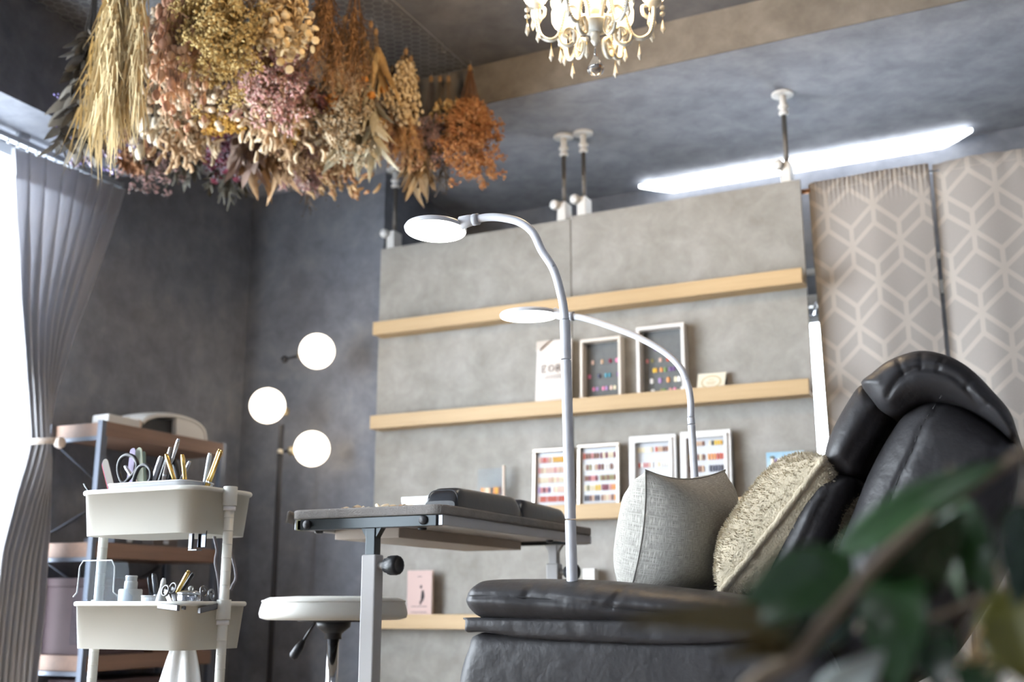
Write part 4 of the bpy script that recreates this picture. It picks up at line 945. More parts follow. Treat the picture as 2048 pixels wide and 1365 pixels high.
tme = tipb.mesh('loose_nail_tip', [mat('ivory_tip', (228,214,188), .3)]); tme2 = tipb.mesh('loose_nail_tip_brown', [mat('caramel_tip', (176,132,96), .3)])
ORD = 'first second third fourth fifth sixth seventh eighth ninth tenth eleventh twelfth thirteenth'.split()
for k, px in enumerate((686, 692, 698, 703, 714, 720, 727, 736, 756, 768, 779, 785, 791, 797, 803, 809, 815, 820)):
    y = QY0 + .016 + R.random()*.035; p = onY(px, 1010, y)
    o = bpy.data.objects.new('loose_nail_tip', tme2 if k in (0, 3, 12, 14, 16) else tme); COL.objects.link(o); o.location = (p.x, y, QZ); o.rotation_euler = (R.uniform(0, .35) if k in (4, 5, 8, 9) else 0, 0, R.uniform(-1.2, 1.2))
    s = R.uniform(1.1, 1.3) if k in (4, 8, 9) else R.uniform(.6, .85); o.scale = (s, s, s)
    if k in (0, 3, 12, 14, 16): tag(o, 'small caramel nail tip, %s from the left along the near table edge' % ORD[(0, 3, 12, 14, 16).index(k)], 'nail tip', 'loose nail tips on the grey table')
    else: tag(o, '%s ivory nail tip, %s ivory one from the left along the near table edge' % ('large' if s > 1.1 else 'small', ORD[[q for q in range(18) if q not in (0, 3, 12, 14, 16)].index(k)]), 'nail tip', 'loose nail tips on the grey table')
# ------------------------------------------------------------------ gooseneck LED lamps
lampw = mat('lamp_white_paint', (214,216,222), .35)
def lamp(base_px, pole_px, neck_px, head_c, head_half, conn, d, r_pole, r_neck, label, joints, tilt):
    top = atD(*pole_px, d); lowp = atD(*base_px, d)
    lowp.y = top.y; lowp = onY(base_px[0], base_px[1], top.y)      # pole stays in one upright plane
    k = (top.z - .03) / (top.z - lowp.z); foot = top + (lowp - top) * k
    t = thing('led_floor_lamp', (foot.x, foot.y, 0), label, 'floor lamp', 'gooseneck LED floor lamps')
    part(t, 'base', MB().lathe([(0,0),(.13,0),(.132,.008),(.125,.018),(.03,.026),(0,.026)], (foot.x, foot.y, 0), n=40), lampw)
    secs = [foot] + [lerp(top, foot, (top.z-onY(jx, jy, top.y).z)/(top.z-foot.z)) for jx, jy in reversed(joints)] + [top]
    for a, b in zip(secs, secs[1:]):
        e = (b-a).normalized()*.0012
        part(t, 'pole', MB().tube([a+e, a+e*2, b-e*2, b-e], [r_pole*.96, r_pole, r_pole, r_pole*.96], 20), lampw)
    P = [top] + [onY(x, y, top.y + dy) for x, y, dy in neck_px]
    part(t, 'gooseneck', MB().tube(smooth(P, 8), r_neck, 14), lampw)
    end = P[-1]; hc = onY(head_c[0], head_c[1], top.y + neck_px[-1][2])
    dist = (hc - CAM).dot(FW); R_ = head_half * dist / F_PX
    ax = (hc - end); ax.z *= .45; ax.normalize()
    # disc normal: mostly down, tipped a little
    nrm = Vector((tilt[0], tilt[1], -1)).normalized()
    part(t, 'connector', MB().tube([end - ax*.004, end + ax*.012, hc - ax*(R_*.93)], [r_neck*1.25, r_neck*1.5, r_neck*1.7], 16), lampw)
    part(t, 'swivel', MB().tube([end - ax*.010, end + ax*.002], r_neck*1.45, 16), mat('lamp_joint_grey', (176,178,184), .4))
    part(t, 'head', MB().lathe([(0,-.006),(R_*.80,-.006),(R_*.95,-.003),(R_,.002),(R_*.985,.0065),(R_*.96,.0075)], hc, axis=nrm, n=48), lampw)
    part(t, 'led_panel', MB().lathe([(R_*.965,.0070),(R_*.96,.0082),(R_*.6,.0100),(0,.0105)], hc, axis=nrm, n=48), M['led'], label='glowing white LED disc')
    part(t, 'switch_button', MB().ball(P[2] + Vector((0, -.004, .006)), .004, 8), M['silver'])
    return t
lamp((1150, 1365), (1130, 640), [(1124,598,0),(1108,541,0),(1084,502,0),(1066,466,0),(1040,445,0),(1005,436,0),(975,435,0),(948,440,0)], (871, 456), 63, None, 2.02, .0095, .0078,
     'white gooseneck LED floor lamp standing directly in front of the recliner armrest', [(1133, 720), (1141, 1040)], (.10, -.06))
lamp((1391, 980), (1382, 835), [(1381,798,0),(1374,765,0),(1358,732,0),(1325,702,0),(1270,672,0),(1205,648,0),(1165,636,0),(1140,633,0)], (1058, 628), 59, None, 2.62, .0088, .0080,
     'white gooseneck LED floor lamp standing behind the linen cushion, reaching left', [(1384, 850)], (.04, .05))

# ------------------------------------------------------------------ recliner
import numpy as np
from mathutils.geometry import delaunay_2d_cdt
def seg_dist(Q, P, closed=True):      # distance of points Q (n,2) to a polyline P
    P = np.array(P); A = P; B = np.roll(P, -1, 0)
    if not closed: A, B = A[:-1], B[:-1]
    out = np.full(len(Q), 9.0)
    for a, b in zip(A, B):
        d = b-a; l2 = max(1e-12, d @ d); t = np.clip(((Q-a) @ d)/l2, 0, 1)
        out = np.minimum(out, np.hypot(*(Q - a - t[:, None]*d).T))
    return out
def inside(Q, P):
    P = np.array(P); r = np.zeros(len(Q), bool)
    for a, b in zip(P, np.roll(P, -1, 0)):
        c = (a[1] > Q[:, 1]) != (b[1] > Q[:, 1])
        with np.errstate(divide='ignore', invalid='ignore'):
            r ^= c & (Q[:, 0] < (b[0]-a[0])*(Q[:, 1]-a[1])/(b[1]-a[1]) + a[0])
    return r
def puff(poly, y0, y1, r, ry, k=4, dome=0, wr=0, step=.007, seams=(), gathers=()):
    """upholstered body: side outline (x, z), padded faces at y0 and y1 that round off towards the outline, pulled in along seams"""
    P = smooth([Vector(p) for p in poly], k, True); L = [0]
    per = sum((P[i]-P[i-1]).length for i in range(len(P))); n = max(40, int(per/.008)); Q = []; acc = 0; i = 0
    seg = [(P[q], P[(q+1) % len(P)]) for q in range(len(P))]; ln = [(b-a).length for a, b in seg]
    for m in range(n):
        tgt = per*m/n
        while acc + ln[i] < tgt: acc += ln[i]; i += 1
        Q.append(tuple(seg[i][0].lerp(seg[i][1], (tgt-acc)/max(1e-9, ln[i]))))
    if sum(Q[i-1][0]*Q[i][1]-Q[i][0]*Q[i-1][1] for i in range(n)) < 0: Q = Q[::-1]
    B = np.array(Q); T = np.roll(B, -1, 0) - np.roll(B, 1, 0); T /= np.linalg.norm(T, axis=1)[:, None]; N = np.stack([-T[:, 1], T[:, 0]], 1)
    pts = []
    for off in (.0012, .0035):
        C = B + N*off; ok = inside(C, B) & (seg_dist(C, B) > off*.8); pts.append(C[ok])
    x0, z0 = B.min(0); x1, z1 = B.max(0)
    gx, gz = np.meshgrid(np.arange(x0, x1, step), np.arange(z0, z1, step)); gx[1::2] += step/2
    G = np.stack([gx.ravel(), gz.ravel()], 1); G = G[inside(G, B)]; G = G[seg_dist(G, B) > .006]; pts.append(G)
    for sm in seams: 
        S_ = np.array(sm); S_ = S_[inside(S_, B)]
        if len(S_): S_ = S_[seg_dist(S_, B) > .006]; pts.append(S_)
    allp = np.concatenate([B] + pts); d = seg_dist(allp, B); d[:n] = 0
    f = np.clip(d/r, 0, 1); y = ry*(1-np.sqrt(np.clip(1-(1-f)**2, 0, 1))) - dome*np.clip((d-r*.6)/(3*r), 0, 1)
    for sm in seams: y += .0055*np.exp(-(seg_dist(allp, sm, False)/.0048)**2)*np.clip(f*3, 0, 1)
    for sm in gathers: y += .0028*np.exp(-(seg_dist(allp, sm, False)/.0032)**2)*np.clip(f*3, 0, 1)
    if wr: y += np.array([wr*(noise.noise(Vector((p[0]*15, p[1]*15, y0*7))) + .5*noise.noise(Vector((p[0]*34 + p[1]*12, p[1]*20, y0*7)))) for p in allp])*np.clip(f*1.5, 0, 1)
    vs, es, fs, *_ = delaunay_2d_cdt([Vector(p) for p in allp], [(i, (i+1) % n) for i in range(n)], [list(range(n))], 1, 1e-6, False) if False else delaunay_2d_cdt([Vector(p) for p in allp], [], [list(range(n))], 1, 1e-7)
    if len(vs) != len(allp):
        D = np.array([tuple(v) for v in vs]); idx = [int(np.argmin(((allp - q)**2).sum(1))) for q in D]; yy = y[idx]
    else: yy = y
    b = MB(); m = len(vs)
    b.add([(v[0], y0 + yy[i], v[1]) for i, v in enumerate(vs)], fs, 0, True)
    edge = [int(np.argmin(((np.array([tuple(v) for v in vs]) - B[i])**2).sum(1))) for i in range(n)] if len(vs) != len(allp) else list(range(n))
    prev = edge; cnt = m
    for t in (.25, .5, .75, 1):
        yb = lerp(y0+ry, y1-ry, t); b.v += [Vector((B[i][0], yb, B[i][1])) for i in range(n)]
        cur = list(range(cnt, cnt+n)); cnt += n
        for i in range(n): b.f.append((prev[i], prev[(i+1) % n], cur[(i+1) % n], cur[i])); b.mi.append(0); b.sm.append(True)
        prev = cur
    # far face: coarse rounding
    C = B
    for t in (.35, .7, 1):
        rr = r*.5*t; C = B + N*np.minimum(rr, .012)[..., None] if np.ndim(rr) else B + N*min(rr, .012)
        yb = y1 - ry*(1-t)**2*.9; b.v += [Vector((C[i][0], yb, C[i][1])) for i in range(n)]
        cur = list(range(cnt, cnt+n)); cnt += n
        for i in range(n): b.f.append((prev[i], prev[(i+1) % n], cur[(i+1) % n], cur[i])); b.mi.append(0); b.sm.append(True)
        prev = cur
    b.f.append(tuple(prev)); b.mi.append(0); b.sm.append(False)
    return b
def pl2(pts, Y, k=6): return [(p.x, p.z) for p in smooth([onY(x, y, Y) for x, y in pts], k)]
LE = M['leather']
rec = thing('recliner', (-.55, 2.1, 0), 'dark leather recliner with a thick rounded armrest and a reclined padded back', 'armchair')
AY = 1.75
arm_poly = [(928,1165),(945,1159),(1000,1157),(1080,1157),(1160,1159),(1250,1167),(1340,1176),(1420,1185),(1485,1196),(1530,1210),(1560,1226),(1540,1246),(1460,1262),(1340,1258),(1200,1255),(1080,1252),(980,1246),(940,1241),(917,1225),(907,1200),(913,1180)]
panel_poly = [(951,1267),(930,1295),(917,1330),(910,1370),(908,1440),(906,1560),(906,1700),(1640,1700),(1662,1560),(1664,1400),(1655,1345),(1632,1302),(1590,1270),(1400,1262),(1100,1262)]
skirt_poly = [(928,1236),(926,1242),(925,1262),(926,1266),(932,1266),(966,1266),(1037,1277),(1150,1284),(1275,1290),(1400,1290),(1500,1282),(1560,1262),(1560,1236),(1400,1238),(1100,1236)]
SEAMA = [(900,1194),(935,1192),(998,1193),(1110,1201),(1224,1217),(1340,1231),(1443,1246),(1490,1252)]
CROSS = [[(1054,1158),(1050,1175),(1040,1196)], [(1062,1158),(1058,1175),(1047,1197)], [(1236,1165),(1228,1190),(1212,1214)], [(1244,1166),(1236,1191),(1221,1215)], [(1440,1187),(1436,1210),(1428,1240)]]
def tubeline(pts2, Y, r, name): return part(rec, name, MB().tube([(x, Y, z) for x, z in pts2], r, 6), M['seam'])
part(rec, 'armrest_pad', puff(xz(arm_poly, AY), AY, AY+.21, .040, .075, wr=.0035, step=.005, seams=[pl2(SEAMA, AY)], gathers=[pl2(c, AY) for c in CROSS]), LE)
part(rec, 'armrest_skirt', puff(xz(skirt_poly, AY+.022), AY+.022, AY+.16, .008, .012, wr=.004), LE)
part(rec, 'side_panel', puff(xz(panel_poly, AY+.04), AY+.035, AY+.17, .030, .030, wr=.0012, step=.012), LE)
tubeline(pl2(SEAMA[1:], AY), AY+.0072, .0011, 'seam')
part(rec, 'armrest_pad', puff(xz(arm_poly, AY), 2.50, 2.68, .034, .06, step=.012), LE)
part(rec, 'side_panel', puff(xz(panel_poly, AY+.04), 2.51, 2.66, .028, .028, step=.02), LE)
part(rec, 'seat_cushion', puff([(-1.0,.40),(-1.02,.34),(-.99,.27),(-.40,.27),(-.36,.34),(-.38,.43),(-.7,.43)], 1.97, 2.50, .05, .05, wr=.004, step=.012), LE)
part(rec, 'front_frame', puff([(-.97,.27),(-.97,.08),(-.3,.08),(-.3,.27)], 1.97, 2.50, .02, .02, step=.02), LE)
bs = MB().lathe([(0,0),(.30,0),(.31,.012),(.28,.03),(.05,.045),(.05,.09),(0,.09)], (-.6, 2.2, 0), n=40); part(rec, 'swivel_base', bs, M['black'])
BY = 1.905
shell = [(1625,1190),(1655,1105),(1690,1020),(1722,940),(1760,868),(1800,812),(1845,784),(1890,786),(1940,806),(1985,838),(2018,866),(2033,892),(2034,930),(2026,985),(2004,1070),(1968,1150),(1920,1235),(1880,1300),(1830,1360),(1760,1400),(1680,1400),(1620,1340),(1605,1260)]
lumbar = [(1642,940),(1672,938),(1702,948),(1700,975),(1672,1040),(1645,1110),(1625,1190),(1600,1260),(1490,1260),(1492,1200),(1520,1130),(1552,1062),(1590,992),(1616,954)]
head = [(1641,930),(1639,895),(1655,850),(1682,800),(1712,760),(1742,770),(1790,790),(1800,806),(1776,830),(1750,870),(1722,915),(1704,946),(1672,944)]
roll = [(1712,757),(1735,737),(1762,715),(1800,698),(1838,690),(1880,697),(1915,712),(1950,738),(1985,775),(2012,806),(2026,836),(2031,866),(2020,874),(1996,852),(1960,826),(1920,806),(1885,798),(1850,796),(1815,806),(1782,822),(1752,812),(1732,788)]
S_FRONT = [(1794,772),(1770,800),(1738,845),(1700,905),(1668,955),(1640,1012),(1606,1085),(1572,1150)]
S_ROLL = [(1775,790),(1783,776),(1800,754),(1830,738),(1862,737),(1897,748),(1926,770),(1944,792),(1962,822)]
S_BACK = [(1884,792),(1860,828),(1843,852),(1826,898),(1800,952),(1768,1030)]
PLEAT = [[(1786,699),(1797,724),(1806,748)], [(1838,688),(1841,710),(1841,736)], [(1890,697),(1884,716),(1874,740)], [(1952,738),(1944,756),(1930,776)], [(2004,798),(1984,803),(1958,812)]]
part(rec, 'lumbar_cushion', puff(xz(lumbar, BY+.045), BY+.045, 2.46, .048, .065, wr=.003, seams=[pl2(S_FRONT, BY+.045)]), LE)
part(rec, 'head_cushion', puff(xz(head, BY+.038), BY+.038, 2.46, .042, .06, wr=.003, seams=[pl2(S_FRONT, BY+.038)]), LE)
part(rec, 'back_shell', puff(xz(shell, BY), BY, 2.50, .085, .085, dome=.012, wr=.003, seams=[pl2(S_BACK, BY)]), LE)
part(rec, 'headrest_roll', puff(xz(roll, BY-.006), BY-.006, 2.49, .036, .055, wr=.004, step=.004, seams=[pl2(S_ROLL, BY-.006)], gathers=[pl2(c, BY-.006) for c in PLEAT]), LE)
for k in range(10):
    a = k/10; q = pl2(S_BACK, BY, 8); i0 = int(a*len(q)); seg_ = q[i0:i0+3]
    if len(seg_) > 1: tubeline(seg_, BY-.003, .0010, 'stitch')

# ------------------------------------------------------------------ cushions
def pillow(c, u, v, w, su, sv, th, seed=0, nu=44, wr=.006, pinch=.10, lump=5):
    b = MB(); c = Vector(c); u = Vector(u).normalized(); v = Vector(v).normalized(); w = u.cross(v).normalized()
    for s in (1, -1):
        def f(a, d, s=s):
            A = a*2-1; D = d*2-1
            x = A*su*(1 - pinch*(1-D*D)*abs(A)); y = D*sv*(1 - pinch*(1-A*A)*abs(D))
            h = th*((1-A**4)*(1-D**4))**.62*(1-.12*(A*A+D*D))
            q = c + u*x + v*y
            n_ = noise.noise(q*lump + Vector((seed, s*3, 0))) + .5*noise.noise(q*lump*2.6 + Vector((0, seed, s)))
            crease = sum(math.sin(18*(A*ca + D*sa) + seed*3 + k) * max(0, abs(A*D)-.15) for k, (ca, sa) in enumerate(((.8, -.6), (.5, .9))))
            return q + w*s*(h + wr*(n_ + .5*crease)*min(1, h/.02))
        b.grid(f, nu, nu, uvf=lambda a, d: (a*su*2, d*sv*2))
    return b, u, v, w
def linen():
    m, nt, bs_ = principled('linen_weave'); N = nt.nodes; L = nt.links
    uv = N.new('ShaderNodeUVMap'); hs = []
    for sc in ((2600, 130, 1), (130, 2600, 1)):
        mp = N.new('ShaderNodeMapping'); mp.inputs['Scale'].default_value = sc; L.new(uv.outputs[0], mp.inputs[0])
        n = N.new('ShaderNodeTexNoise'); n.inputs['Scale'].default_value = .55; n.inputs['Detail'].default_value = 3; L.new(mp.outputs[0], n.inputs['Vector']); hs.append(n.outputs[0])
    a = N.new('ShaderNodeMath'); a.operation = 'MAXIMUM'; L.new(hs[0], a.inputs[0]); L.new(hs[1], a.inputs[1])
    r = N.new('ShaderNodeValToRGB'); L.new(a.outputs[0], r.inputs[0]); e = r.color_ramp.elements
    e[0].position = .42; e[0].color = lin((132,130,124)); e[1].position = .72; e[1].color = lin((198,195,187))
    L.new(r.outputs[0], bs_.inputs['Base Color']); bs_.inputs['Roughness'].default_value = .9; bs_.inputs['Specular IOR Level'].default_value = .15
    bm = N.new('ShaderNodeBump'); bm.inputs['Strength'].default_value = .5; bm.inputs['Distance'].default_value = .002; L.new(a.outputs[0], bm.inputs['Height']); L.new(bm.outputs[0], bs_.inputs['Normal'])
    return m
ct = onY(1290, 944, 1.975); cb_ = onY(1250, 1215, 1.975); cf = onY(1450, 944, 2.29)
ud = (ct - cb_); vd = cf - ct
su = ud.length/2; sv = vd.length/2
cen = cb_ + ud/2 + vd/2
pb_, u, v, w = pillow(cen, ud, vd, None, su*1.03, sv*1.0, .098, 2, pinch=.15)
t = thing('linen_cushion', (cen.x, cen.y, cb_.z), 'grey woven linen cushion standing upright on the recliner seat', 'cushion')
part(t, 'cover', pb_, linen())
sm_ = MB(); q = []
for k in range(4):
    for s in range(24):
        f = s/24*2-1; A, D = ((f, -1), (1, f), (-f, 1), (-1, -f))[k]
        q.append(cen + u*A*su*(1.03-.15*(1-D*D)*abs(A)) + v*D*sv*(1.0-.15*(1-A*A)*abs(D)))
sm_.tube(q + [q[0]], .0016, 6, cap=False); part(t, 'seam', sm_, linen())
furm = mat('beige_fur', (184,172,148), .95, sheen=.3, var=.12, vscale=30, bump=.5, bscale=260)
ct = onY(1650, 915, 1.945); cb_ = onY(1432, 1196, 1.945); ud = ct - cb_; vd = Vector((.03, .42, .02))
su = ud.length/2; sv = .21; cen = cb_ + ud/2 + vd/2
pb_, u, v, w = pillow(cen, ud, vd, None, su, sv, .105, 5, nu=90, wr=.0035, pinch=.06, lump=14)
t = thing('fur_cushion', (cen.x, cen.y, cb_.z), 'beige faux fur cushion leaning between the recliner back and the linen cushion', 'cushion')
part(t, 'cover', pb_, furm)
fur = MB(); fv, ff_ = pb_.v, pb_.f
for k in range(26000):          # short soft pile
    f = ff_[R.randrange(len(ff_))]; a, b_, c_, d_ = (fv[q] for q in f); p = a.lerp(b_, R.random()).lerp(d_.lerp(c_, R.random()), R.random())
    nn = (b_-a).cross(d_-a)
    if nn.length < 1e-9: continue
    nn.normalize(); nn = nn if nn.dot(p-cen) > 0 else -nn
    cl = Vector((noise.noise(p*55), noise.noise(p*55 + Vector((7,0,0))), noise.noise(p*55 + Vector((0,9,0)))))
    e = (nn*.95 + cl*.9 + rv(.25) + Vector((0,0,-.25))).normalized()*R.uniform(.005, .0085); sd = e.cross(nn + rv(.3)); sd = sd.normalized()*.0009 if sd.length > 1e-6 else Vector((.0009,0,0))
    fur.add([p-sd, p+sd, p+e], [(0,1,2)])
part(t, 'fur_pile', fur, mat('beige_fur_pile', (188,178,156), .9, spec=.1, var=.1, vscale=60), fix=False, stuff=True)
rg = MB(); q = [cen + u*f*su*(1-.0) - v*sv*(1-.06*(1-f*f)) + Vector((.003*noise.noise(Vector((f*9, 0, 0))), 0, .003*noise.noise(Vector((f*9, 3, 0))))) for f in [i/30*2-1 for i in range(31)]]
rg.tube(q, [.006+.003*noise.noise(Vector((i*.7, 1, 2))) for i in range(31)], 10); part(t, 'edge_ridge', rg, furm)

# ------------------------------------------------------------------ wire netting under the ceiling
net = MB(); NZ = ZC - .035; s = .021
def hexnet(x0, x1, y0, y1):
    h = s*math.sqrt(3)/2; rows = int((y1-y0)/(1.5*s)); cols = int((x1-x0)/(2*h)); seen = set()
    for j in range(rows):
        for i in range(cols):
            cx_ = x0 + 2*h*i + (h if j % 2 else 0); cy_ = y0 + 1.5*s*j
            P = [(cx_ + s*math.sin(math.pi/3*k), cy_ + s*math.cos(math.pi/3*k)) for k in range(6)]
            for k in range(6):
                a, b = P[k], P[(k+1) % 6]; key = (round((a[0]+b[0])*500), round((a[1]+b[1])*500))
                if key in seen: continue
                seen.add(key)
                za = NZ - .012*math.sin(a[0]*7)*math.sin(a[1]*6); zb = NZ - .012*math.sin(b[0]*7)*math.sin(b[1]*6)
                A = Vector((a[0], a[1], za)); B = Vector((b[0], b[1], zb)); d = (B-A).normalized(); n1 = d.cross(Vector((0,0,1)))*.0008
                up = Vector((0,0,.0013))
                net.add([A-n1, A+n1, A+up, B-n1, B+n1, B+up], [(0,1,4,3),(1,2,5,4),(2,0,3,5)])
hexnet(-2.98, -1.88, 1.95, 3.5)
nt_ = thing('wire_netting', (-2.4, 2.7, NZ), 'galvanised hexagonal wire netting under the ceiling from which the dried flowers hang', 'netting')
gal = mat('galvanised_wire', (150,152,152), .5, .4)
part(nt_, 'mesh', net, gal, fix=False)
part(nt_, 'edge_wire', MB().tube([(-1.875, 1.95, NZ), (-1.875, 3.5, NZ)], .0022, 6), gal)
hk = MB()
for y in (2.1, 2.5, 2.9, 3.3):
    for x in (-1.90, -2.4, -2.9): hk.tube([(x, y, ZC), (x, y, NZ-.004), (x+.012, y, NZ-.008)], .0022, 5)
part(nt_, 'hooks', hk, gal)

# ------------------------------------------------------------------ dried flower bunches
FM = {}
def fm(name, c, **k):
    g = .3*c[0] + .59*c[1] + .11*c[2]; c = tuple(lerp(g, q, .80) for q in c)
    if name not in FM: FM[name] = mat('dried_' + name, c, .9, spec=.1, **k)
    return FM[name]
def leaf(b, base, d, L, wd, mi, fold=.25, curl=.2, n=4, tip=1.0):
    d = Vector(d).normalized(); sd = d.orthogonal().normalized(); sd = Matrix.Rotation(R.uniform(0, 6.28), 3, d) @ sd; up = d.cross(sd); vs = []
    for i in range(n+1):
        t = i/n; w_ = wd*math.sin(math.pi*min(1, (.06 + .94*t)**.8*tip))**.9 if i < n else 0
        p = Vector(base) + d*L*t + up*L*curl*t*t
        vs += [p - sd*w_ + up*w_*fold, p, p + sd*w_ + up*w_*fold]
    b.add(vs, [f for i in range(n) for f in ((3*i, 3*i+1, 3*i+4, 3*i+3), (3*i+1, 3*i+2, 3*i+5, 3*i+4))], mi, True)
def blob(b, c, r, mi, sc=(1,1,1)):
    c = Vector(c); t = [(0,0,1),(0,0,-1),(1,0,0),(-1,0,0),(0,1,0),(0,-1,0)]
    q = R.uniform(0, 3); ca, sa = math.cos(q), math.sin(q)
    vs = [c + Vector(((x*ca-y*sa)*r*sc[0], (x*sa+y*ca)*r*sc[1], z*r*sc[2])) for x, y, z in t]
    b.add(vs, [(0,2,4),(0,4,3),(0,3,5),(0,5,2),(1,4,2),(1,3,4),(1,5,3),(1,2,5)], mi, True)
def stem(b, pts, r, mi=0): b.tube(pts, r, 4, mi, cap=False)
DN = Vector((0,0,-1))
def sprig(kind):          # a sprig hangs from the origin, length about .40 m
    b = MB(); bend = R.uniform(-.04, .04); L = R.uniform(.34, .42)
    axis = lambda t: Vector((bend*t*t, bend*.5*t*t, -L*t))
    full = lambda a, z: stem(b, [axis(i/6*z) for i in range(7)], a)
    if kind == 'wheat':
        full(.0011, .55)
        for k in range(70):
            t = R.uniform(.42, 1.0); p = axis(t) + rv(.006); d = (DN + rv(.14)).normalized(); q = p + d*R.uniform(.04, .11)
            sd = d.orthogonal()*.0011; b.add([p-sd, p+sd, q], [(0,1,2)], 1)
        for k in range(26): blob(b, axis(.40+.35*k/26) + rv(.003), .0042, 1, (1,1,2.2))
    elif kind == 'silver_leaf':
        full(.0013, .97)
        for k in range(11):
            p = axis(.42+.055*k); 
            for s in (-1, 1): leaf(b, p, Vector((s*.7*math.cos(k*1.7), s*.7*math.sin(k*1.7), -.9)), R.uniform(.045, .07), .010, 1 if k % 2 else 2)
    elif kind in ('mimosa', 'tan_fluff', 'orange_statice', 'goldcluster', 'pink_statice', 'lavender', 'crimson', 'rust', 'pink_grey', 'pale_fluff'):
        full(.0010, .75); tight = dict(orange_statice=.020, mimosa=.024, lavender=.012, crimson=.018, pink_statice=.024).get(kind, .022)
        for k in range(15):
            t = R.uniform(.42, .98) if kind in ('orange_statice', 'mimosa', 'tan_fluff', 'pale_fluff') else R.uniform(.66, 1.0)
            c = axis(t) + rv(tight)*(1.2 if t > .6 else .7); stem(b, [axis(t-.14), lerp(axis(t-.14), c, .6), c], .0007)
            for q in range(13 if kind != 'lavender' else 8):
                blob(b, c + rv(.0078), R.uniform(.0028, .0056), 1 if R.random() < .7 else 2)
            for q in range(7): 
                p = c + rv(.007); leaf(b, p, rv(1) + DN*.4, R.uniform(.008, .015), .0034, R.choice((1, 2)), n=2)
    elif kind in ('nigella', 'poppy_pod', 'cotton_berry', 'eucalyptus_round', 'cream_curl', 'bunny_tail', 'orange_ball', 'curl_tan'):
        full(.0012, .9)
        if kind == 'nigella':
            for k in range(13):
                t = R.uniform(.42, 1); c = axis(t) + rv(.018); stem(b, [axis(t-.16), c], .0008)
                b.ball(c, R.uniform(.0055, .0085), 8, 1 if k % 2 else 2, (1,1,1.5), 5)
                for q in range(6): 
                    d = (DN + rv(.45)).normalized(); p = c + DN*.014; sd = d.orthogonal()*.0008; b.add([p-sd, p+sd, p+d*.026], [(0,1,2)], 2)
        if kind == 'poppy_pod':
            for k in range(10):
                t = R.uniform(.5, 1); c = axis(t) + rv(.022); stem(b, [axis(t-.15), c], .0008); b.ball(c, R.uniform(.009, .013), 10, 1 if k % 3 else 2, (1,1,.85), 6)
        if kind == 'cotton_berry':
            for k in range(26):
                t = .25 + .75*k/26; c = axis(t) + Vector((math.cos(k*2.4), math.sin(k*2.4), 0))*R.uniform(.012, .022); b.ball(c, R.uniform(.0075, .0105), 7, 1 if k % 4 else 2, (1,1,1.35), 5)
        if kind == 'eucalyptus_round':
            for k in range(26):
                t = .28 + .72*k/26; a = k*2.4; c = axis(t) + Vector((math.cos(a), math.sin(a), R.uniform(-.3,.2)))*R.uniform(.012, .024)
                nrm = (rv(1) + Vector((math.cos(a), math.sin(a), .3))).normalized(); b.lathe([(0,.0035),(.008,.002),(.0125,0),(.011,-.001),(0,.001)], c, axis=nrm, n=8, mi=1 if k % 3 else 2)
        if kind in ('cream_curl', 'curl_tan'):
            for k in range(24):
                t = R.uniform(.55, 1); c = axis(t) + rv(.022); d = (DN + rv(.7)).normalized(); sd = d.orthogonal().normalized()
                P = [c + d*.012*i + sd*.008*math.sin(i*1.1) for i in range(4)]; b.tube(P, [.003, .0052, .0062, .0035], 6, 1 if k % 3 else 2)
        if kind == 'bunny_tail':
            c = axis(.93); b.ball(c, .0125, 10, 1, (1,1,2.0), 7)
            for k in range(50):
                p = c + Vector((R.gauss(0,.007), R.gauss(0,.007), R.uniform(-.02,.022))); d = (DN*1.1 + rv(.6)).normalized(); sd = d.orthogonal()*.0006; b.add([p-sd, p+sd, p+d*.014], [(0,1,2)], 2)
        if kind == 'orange_ball':
            c = axis(.95); b.ball(c, .016, 12, 1, m=8)
            for k in range(46): blob(b, c + rv(1).normalized()*.016, .0036, 2 if k % 2 else 1)
    elif kind == 'yarrow_yellow':
        full(.0015, .92); c = axis(.95)
        for k in range(80):
            a = R.uniform(0, 6.28); q = math.sqrt(R.random())*.036; p = c + Vector((q*math.cos(a), q*math.sin(a), R.uniform(-.006,.004) - 0*q)); blob(b, p, R.uniform(.0036, .006), 1 if R.random() < .75 else 2)
        for k in range(10): a = k*.63; stem(b, [axis(.8), c + Vector((.026*math.cos(a), .026*math.sin(a), .004))], .0009)
    elif kind in ('eucalyptus_long', 'mauve_leaf', 'strap_leaf', 'tan_leaf', 'brown_leaf', 'lunaria', 'lambs_ear'):
        full(.0013, .8); nL, Lf, wd = dict(eucalyptus_long=(12,.12,.011), mauve_leaf=(9,.075,.015), strap_leaf=(5,.24,.015), tan_leaf=(8,.11,.013), brown_leaf=(12,.085,.010), lunaria=(10,.05,.014), lambs_ear=(9,.07,.013))[kind]
        for k in range(nL):
            t = (.30 if kind == 'strap_leaf' else .50) + .45*k/nL; a = k*2.4
            leaf(b, axis(t), Vector((math.cos(a)*.45, math.sin(a)*.45, -1)), Lf*R.uniform(.75, 1.2), wd*R.uniform(.8, 1.15), 1 if k % 2 else 2, curl=R.uniform(-.25, .3))
    elif kind == 'brown_star':
        full(.0012, .9)
        for q in range(3):
            c = axis(.86+.06*q) + rv(.014)
            for k in range(9): leaf(b, c, rv(1)*.8 + DN*.6, R.uniform(.025, .04), .0055, 1 if k % 2 else 2, n=3)
    elif kind in ('peony_pink', 'orange_rose'):
        full(.0015, .9); c = axis(.96)
        for k in range(34):
            d = (rv(1) + DN*.35).normalized(); p = c + d*.008; leaf(b, p, d + rv(.3), R.uniform(.014, .024), .0095, 1 if k % 2 else 2, curl=.5, n=3)
    elif kind in ('thicket', 'fern', 'wisp', 'thistle'):
